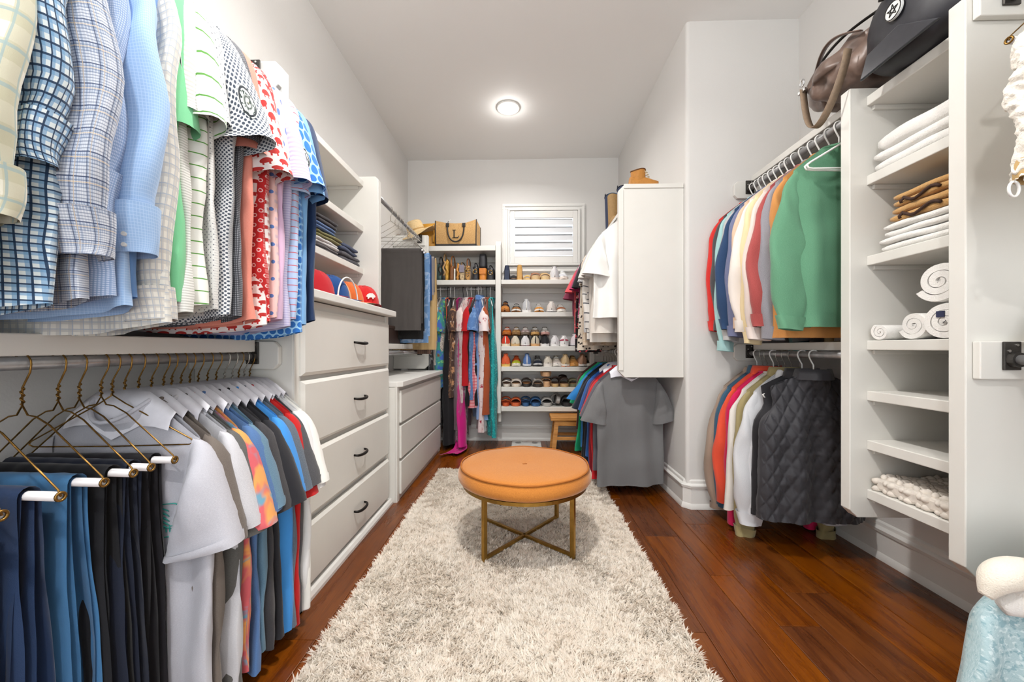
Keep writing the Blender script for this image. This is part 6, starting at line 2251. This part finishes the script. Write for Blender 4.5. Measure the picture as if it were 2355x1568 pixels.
def cap(label, x, y, z, col, rz, brim=None, logo=None, tiltx=0.0, panels=True):
    T = thing('baseball_cap', label, 'cap', (x, y, z + .0005), rz, 'caps on the hutch base')
    rings = []
    for i in range(9):
        a = PI / 2 * i / 8
        r_ = .092 * math.cos(a) ** .7 if i < 8 else .002
        rings.append([(r_ * 1.08 * math.cos(2 * PI * k / 28), r_ * math.sin(2 * PI * k / 28), .125 * math.sin(a) * (1 + .05 * math.cos(6 * 2 * PI * k / 28))) for k in range(28)])
    M_ = Matrix.Rotation(tiltx, 4, 'X')
    m = F('cap_' + label.replace(' ', '_')[:24], col)
    MB().loft(rings).xf(Matrix.Translation((0, 0, .004))).build('crown', m, T, True)
    rings = []
    for i in range(6):
        u = i / 5
        rings.append([((.09 + .075 * u * (1 - .35 * (v * v))) * math.cos(v * 1.0) * 1.0, .088 * math.sin(v * 1.05) * (1 + .02 * u), .008 + .012 * (1 - v * v) - .006 * u) for v in [-1 + 2 * k / 12 for k in range(13)]])
    MB().loft(rings, closed=False).build('brim', F('capb_' + label.replace(' ', '_')[:24], brim or col), T, True)
    MB().ellipsoid((0, 0, .131), (.007, .007, .004), 8, 5).build('button', m, T, True)
    if logo:
        # running-hog style emblem, embroidered white patch
        pl = [(-.026, -.004), (-.02, .008), (-.008, .016), (.01, .017), (.022, .01), (.03, .001), (.026, -.006), (.018, -.006), (.016, -.016), (.01, -.016), (.008, -.007), (-.008, -.008), (-.012, -.017), (-.018, -.017), (-.017, -.008)]
        q = MB()
        V = []
        for p in pl:
            ang = p[0] / .095
            V.append((.103 * math.cos(ang), .0965 * math.sin(ang), .062 + p[1]))
        q.add(V + [(v[0] + .004, v[1], v[2]) for v in V], [tuple(range(15, 30))] + [(k, (k + 1) % 15, 15 + (k + 1) % 15, 15 + k) for k in range(15)])
        q.build('emblem', simple('emblem_white', '#ece9e6', .8), T)
    return T


CZ = 1.242
cap('red cap with a white hog emblem beside the hutch upright', -.96, 2.26, CZ, '#c51f22', -.75, logo=True)
cap('tan mesh cap lying behind the blue one', -1.03, 2.04, CZ, '#cfa37c', .5)
cap('royal blue cap in the middle of the row', -.99, 1.92, CZ, '#1f4a86', .7, brim='#1d447c')
cap('orange cap with a sand brim', -1.0, 2.12, CZ, '#d0662f', .2, brim='#d4b48c')
cap('plain red cap furthest from the hutch upright', -1.0, 1.78, CZ, '#b5202a', .6)
T = thing('headband', 'thin white headband arching over the blue cap', 'headband', (-.9, 1.94, CZ + .001))
MB().tube([(0, -.11 * math.cos(a), .118 * math.sin(a) + .004) for a in [PI * k / 24 for k in range(25)]], .0038, 8).build('band', M_PLASTW, T, True)
for s_ in (-1, 1):
    MB().ellipsoid((0, s_ * .11, .012), (.008, .006, .012), 8, 6).build('end_pad', M_PLASTW, T, True)

# ------------------------------------------------------------------ dark frame on the shelf under the trousers
T = thing('shadow_box', 'black shadow box with a pale square on the shelf under the trousers', 'box', (-1.18, 3.30, 1.037))
MB().box(0, .16, 0, .04, 0, .15, .003).build('frame', M_PLASTB, T)
MB().box(.045, .115, -.004, .002, .05, .12, .001).build('picture', simple('pale_card', '#c9c5bf', .8), T)
for xx in (.03, .12):
    MB().box(xx, xx + .022, -.012, .002, .012, .02, .001).build('clip', M_BLACKM, T)
T = thing('storage_box', 'dark brown storage box on the shelf under the trousers', 'box', (-1.22, 2.95, 1.037))
MB().box(0, .17, 0, .28, 0, .13, .004).build('body', simple('box_brown', '#33221c', .6), T)
MB().box(-.004, .174, -.004, .284, .12, .145, .004).build('lid', simple('box_lid', '#3b2a22', .6), T)

# ------------------------------------------------------------------ wooden step stool, floor scale
def wood_light():
    t = NT('pine_wood')
    v = t.coord('Object')
    f = t.noise(t.mapping(v, (6, 60, 60)), 1.0, 3, .6, .5)
    return t.fin(t.ramp(f, [(.35, srgb('#b9772f')), (.65, srgb('#dc9f55'))]), .5)


M_PINE = wood_light()
T = thing('step_stool', 'small pine step stool beside the green scrub top', 'stool', (.47, 3.78, 0))
MB().box(-.21, .21, -.12, .12, .305, .345, .008).build('seat', M_PINE, T)
for sx_ in (-1, 1):
    for sy_ in (-1, 1):
        l = MB()
        a, b = Vector((sx_ * .185, sy_ * .11, 0)), Vector((sx_ * .15, sy_ * .085, .306))
        l.loft([[a + Vector((dx_ * .02, dy_ * .014, 0)) for dx_, dy_ in ((-1, -1), (1, -1), (1, 1), (-1, 1))], [b + Vector((dx_ * .02, dy_ * .014, 0)) for dx_, dy_ in ((-1, -1), (1, -1), (1, 1), (-1, 1))]], cap=True)
        l.build('leg', M_PINE, T)
for sy_ in (-1, 1):
    MB().box(-.165, .165, sy_ * .09 - .01, sy_ * .09 + .01, .255, .3, .003).build('apron', M_PINE, T)
    MB().box(-.175, .175, sy_ * .1 - .01, sy_ * .1 + .01, .12, .15, .003).build('rung', M_PINE, T)

T = thing('bathroom_scale', 'white glass bathroom scale with four dark pads on the floor', 'scale', (.03, 3.86, 0))
MB().box(-.15, .15, -.15, .15, .014, .026, .004).build('platform', simple('scale_white', '#d9d8d4', .25), T)
for sx_ in (-1, 1):
    for sy_ in (-1, 1):
        MB().lathe([(.03, .026), (.03, .0285), (.001, .029)], 18, (sx_ * .085, sy_ * .085, 0)).build('contact_pad', simple('scale_pad', '#7d7a75', .4), T)
        MB().lathe([(.018, 0), (.018, .015)], 12, (sx_ * .12, sy_ * .12, 0)).build('foot', M_PLASTB, T)

# ------------------------------------------------------------------ near right: sherpa fleece above, aqua robe below
M_SHERPA = towel_mat('sherpa_white', '#f1ebe0')
E_ = thing('sherpa_jacket', 'white sherpa jacket hanging on the near upper rod', 'jacket', (1.40, .92, 2.02), PI, 'coats on the near right rods')
g = Garment(L=.62, w=.24, hw=.235, sleeve='long', sl=.42, so=.05, t=.035, fold=.012, seed=71, collar='crew', N=120, M=60)


def fuzz(mb, amp, seed):
    mb.V = [tuple(Vector(v) + Vector((nz(v[0] * 80, v[1] * 80, v[2] * 80 + seed), nz(v[0] * 80 + 9, v[1] * 80, v[2] * 80), nz(v[0] * 80, v[1] * 80 + 5, v[2] * 80))) * amp) for v in mb.V]
    return mb


fuzz(g.body_mesh(), .006, 1).build('body', M_SHERPA, E_, True)
for sd in (1, -1):
    sl = fuzz(g.sleeve_mesh(sd, 0, 1, 110, 80), .007, 2).build('sleeve', M_SHERPA, E_, True)
    g.sleeve_mesh(sd, .9, .995, 6, 30, -.004).build('lining', simple('sherpa_lining', '#c9a873', .9), sl, True)
    pts = [g.sleeve_pt(sd, .98, -PI * .1) + Vector((sd * .012 * math.sin(a), 0, -.01 - .018 * (1 - math.cos(a)))) for a in [PI * 2 * k / 14 for k in range(15)]]
    MB().tube(pts, .003, 6).build('hang_loop', M_PLASTW, sl, True)
hanger('brass', 'brass wire hanger holding the white sherpa jacket', (1.40, .92, 2.02), PI, 'hangers')
T = hanger('tube', 'bare trouser hanger beside the white sherpa jacket', (1.40, 1.02, 2.02), PI + .1, 'hangers')

AQ = F('aqua_heather', '#a9c6cc', [('noise', 70, .52, '#8fb1bb'), ('noise', 95, .56, '#cfe0e3')], heather=.6, hcol='#d3e3e6', weave=200)
E_ = thing('aqua_robe', 'pale aqua heather robe with a white padded collar on the near lower rod', 'robe', (1.40, 1.0, .972), PI, 'coats on the near right rods')
g = Garment(L=.95, z0=-.47, w=.26, hw=.33, sx=.2, drop=.1, nk=.08, sleeve=None, t=.05, fold=.018, seed=77, collar='fold', neck_t=.06, dip=.0)
g.body_mesh().build('body', AQ, E_, True)
M_CREAM = towel_mat('fleece_cream_trim', '#efe7d8')


def smooth_path(P, n=6):
    out = []
    for i in range(len(P) - 1):
        a, b, c_, d_ = [Vector(P[max(0, min(len(P) - 1, k))]) for k in (i - 1, i, i + 1, i + 2)]
        for q in range(n):
            f = q / n
            out.append(.5 * (2 * b + (c_ - a) * f + (2 * a - 5 * b + 4 * c_ - d_) * f * f + (3 * b - a - 3 * c_ + d_) * f ** 3))
    return out + [Vector(P[-1])]


def smooth_rad(R_, n=6):
    return [v[0] for v in smooth_path([(r_, 0, 0) for r_ in R_], n)]


MB().tube(smooth_path([(.295, .05, -.56), (.27, .05, -.52), (.23, .048, -.505), (.16, .04, -.51), (.08, .03, -.49), (0, .02, -.46)]), smooth_rad([.012, .032, .036, .034, .034, .03]), 28).build('padded_collar', M_CREAM, E_, True)
MB().tube(smooth_path([(.235, .03, -.60), (.18, .05, -.57), (.1, .06, -.55), (.02, .06, -.53), (-.1, .05, -.52)]), smooth_rad([.016, .04, .05, .055, .05]), 28).build('shawl_fold', M_TW, E_, True)
MB().tube([(0, 0, -.48)] + [(p[0], p[1], p[2]) for p in hook_path()], .003, 6).build('hang_cord', M_PLASTW, E_, True)
handbag('small black pouch on the near right wall shelf', 1.47, 1.046, .08, .05, .06, '#1d1b1c', handle=None, yf=1.06, name='pouch')
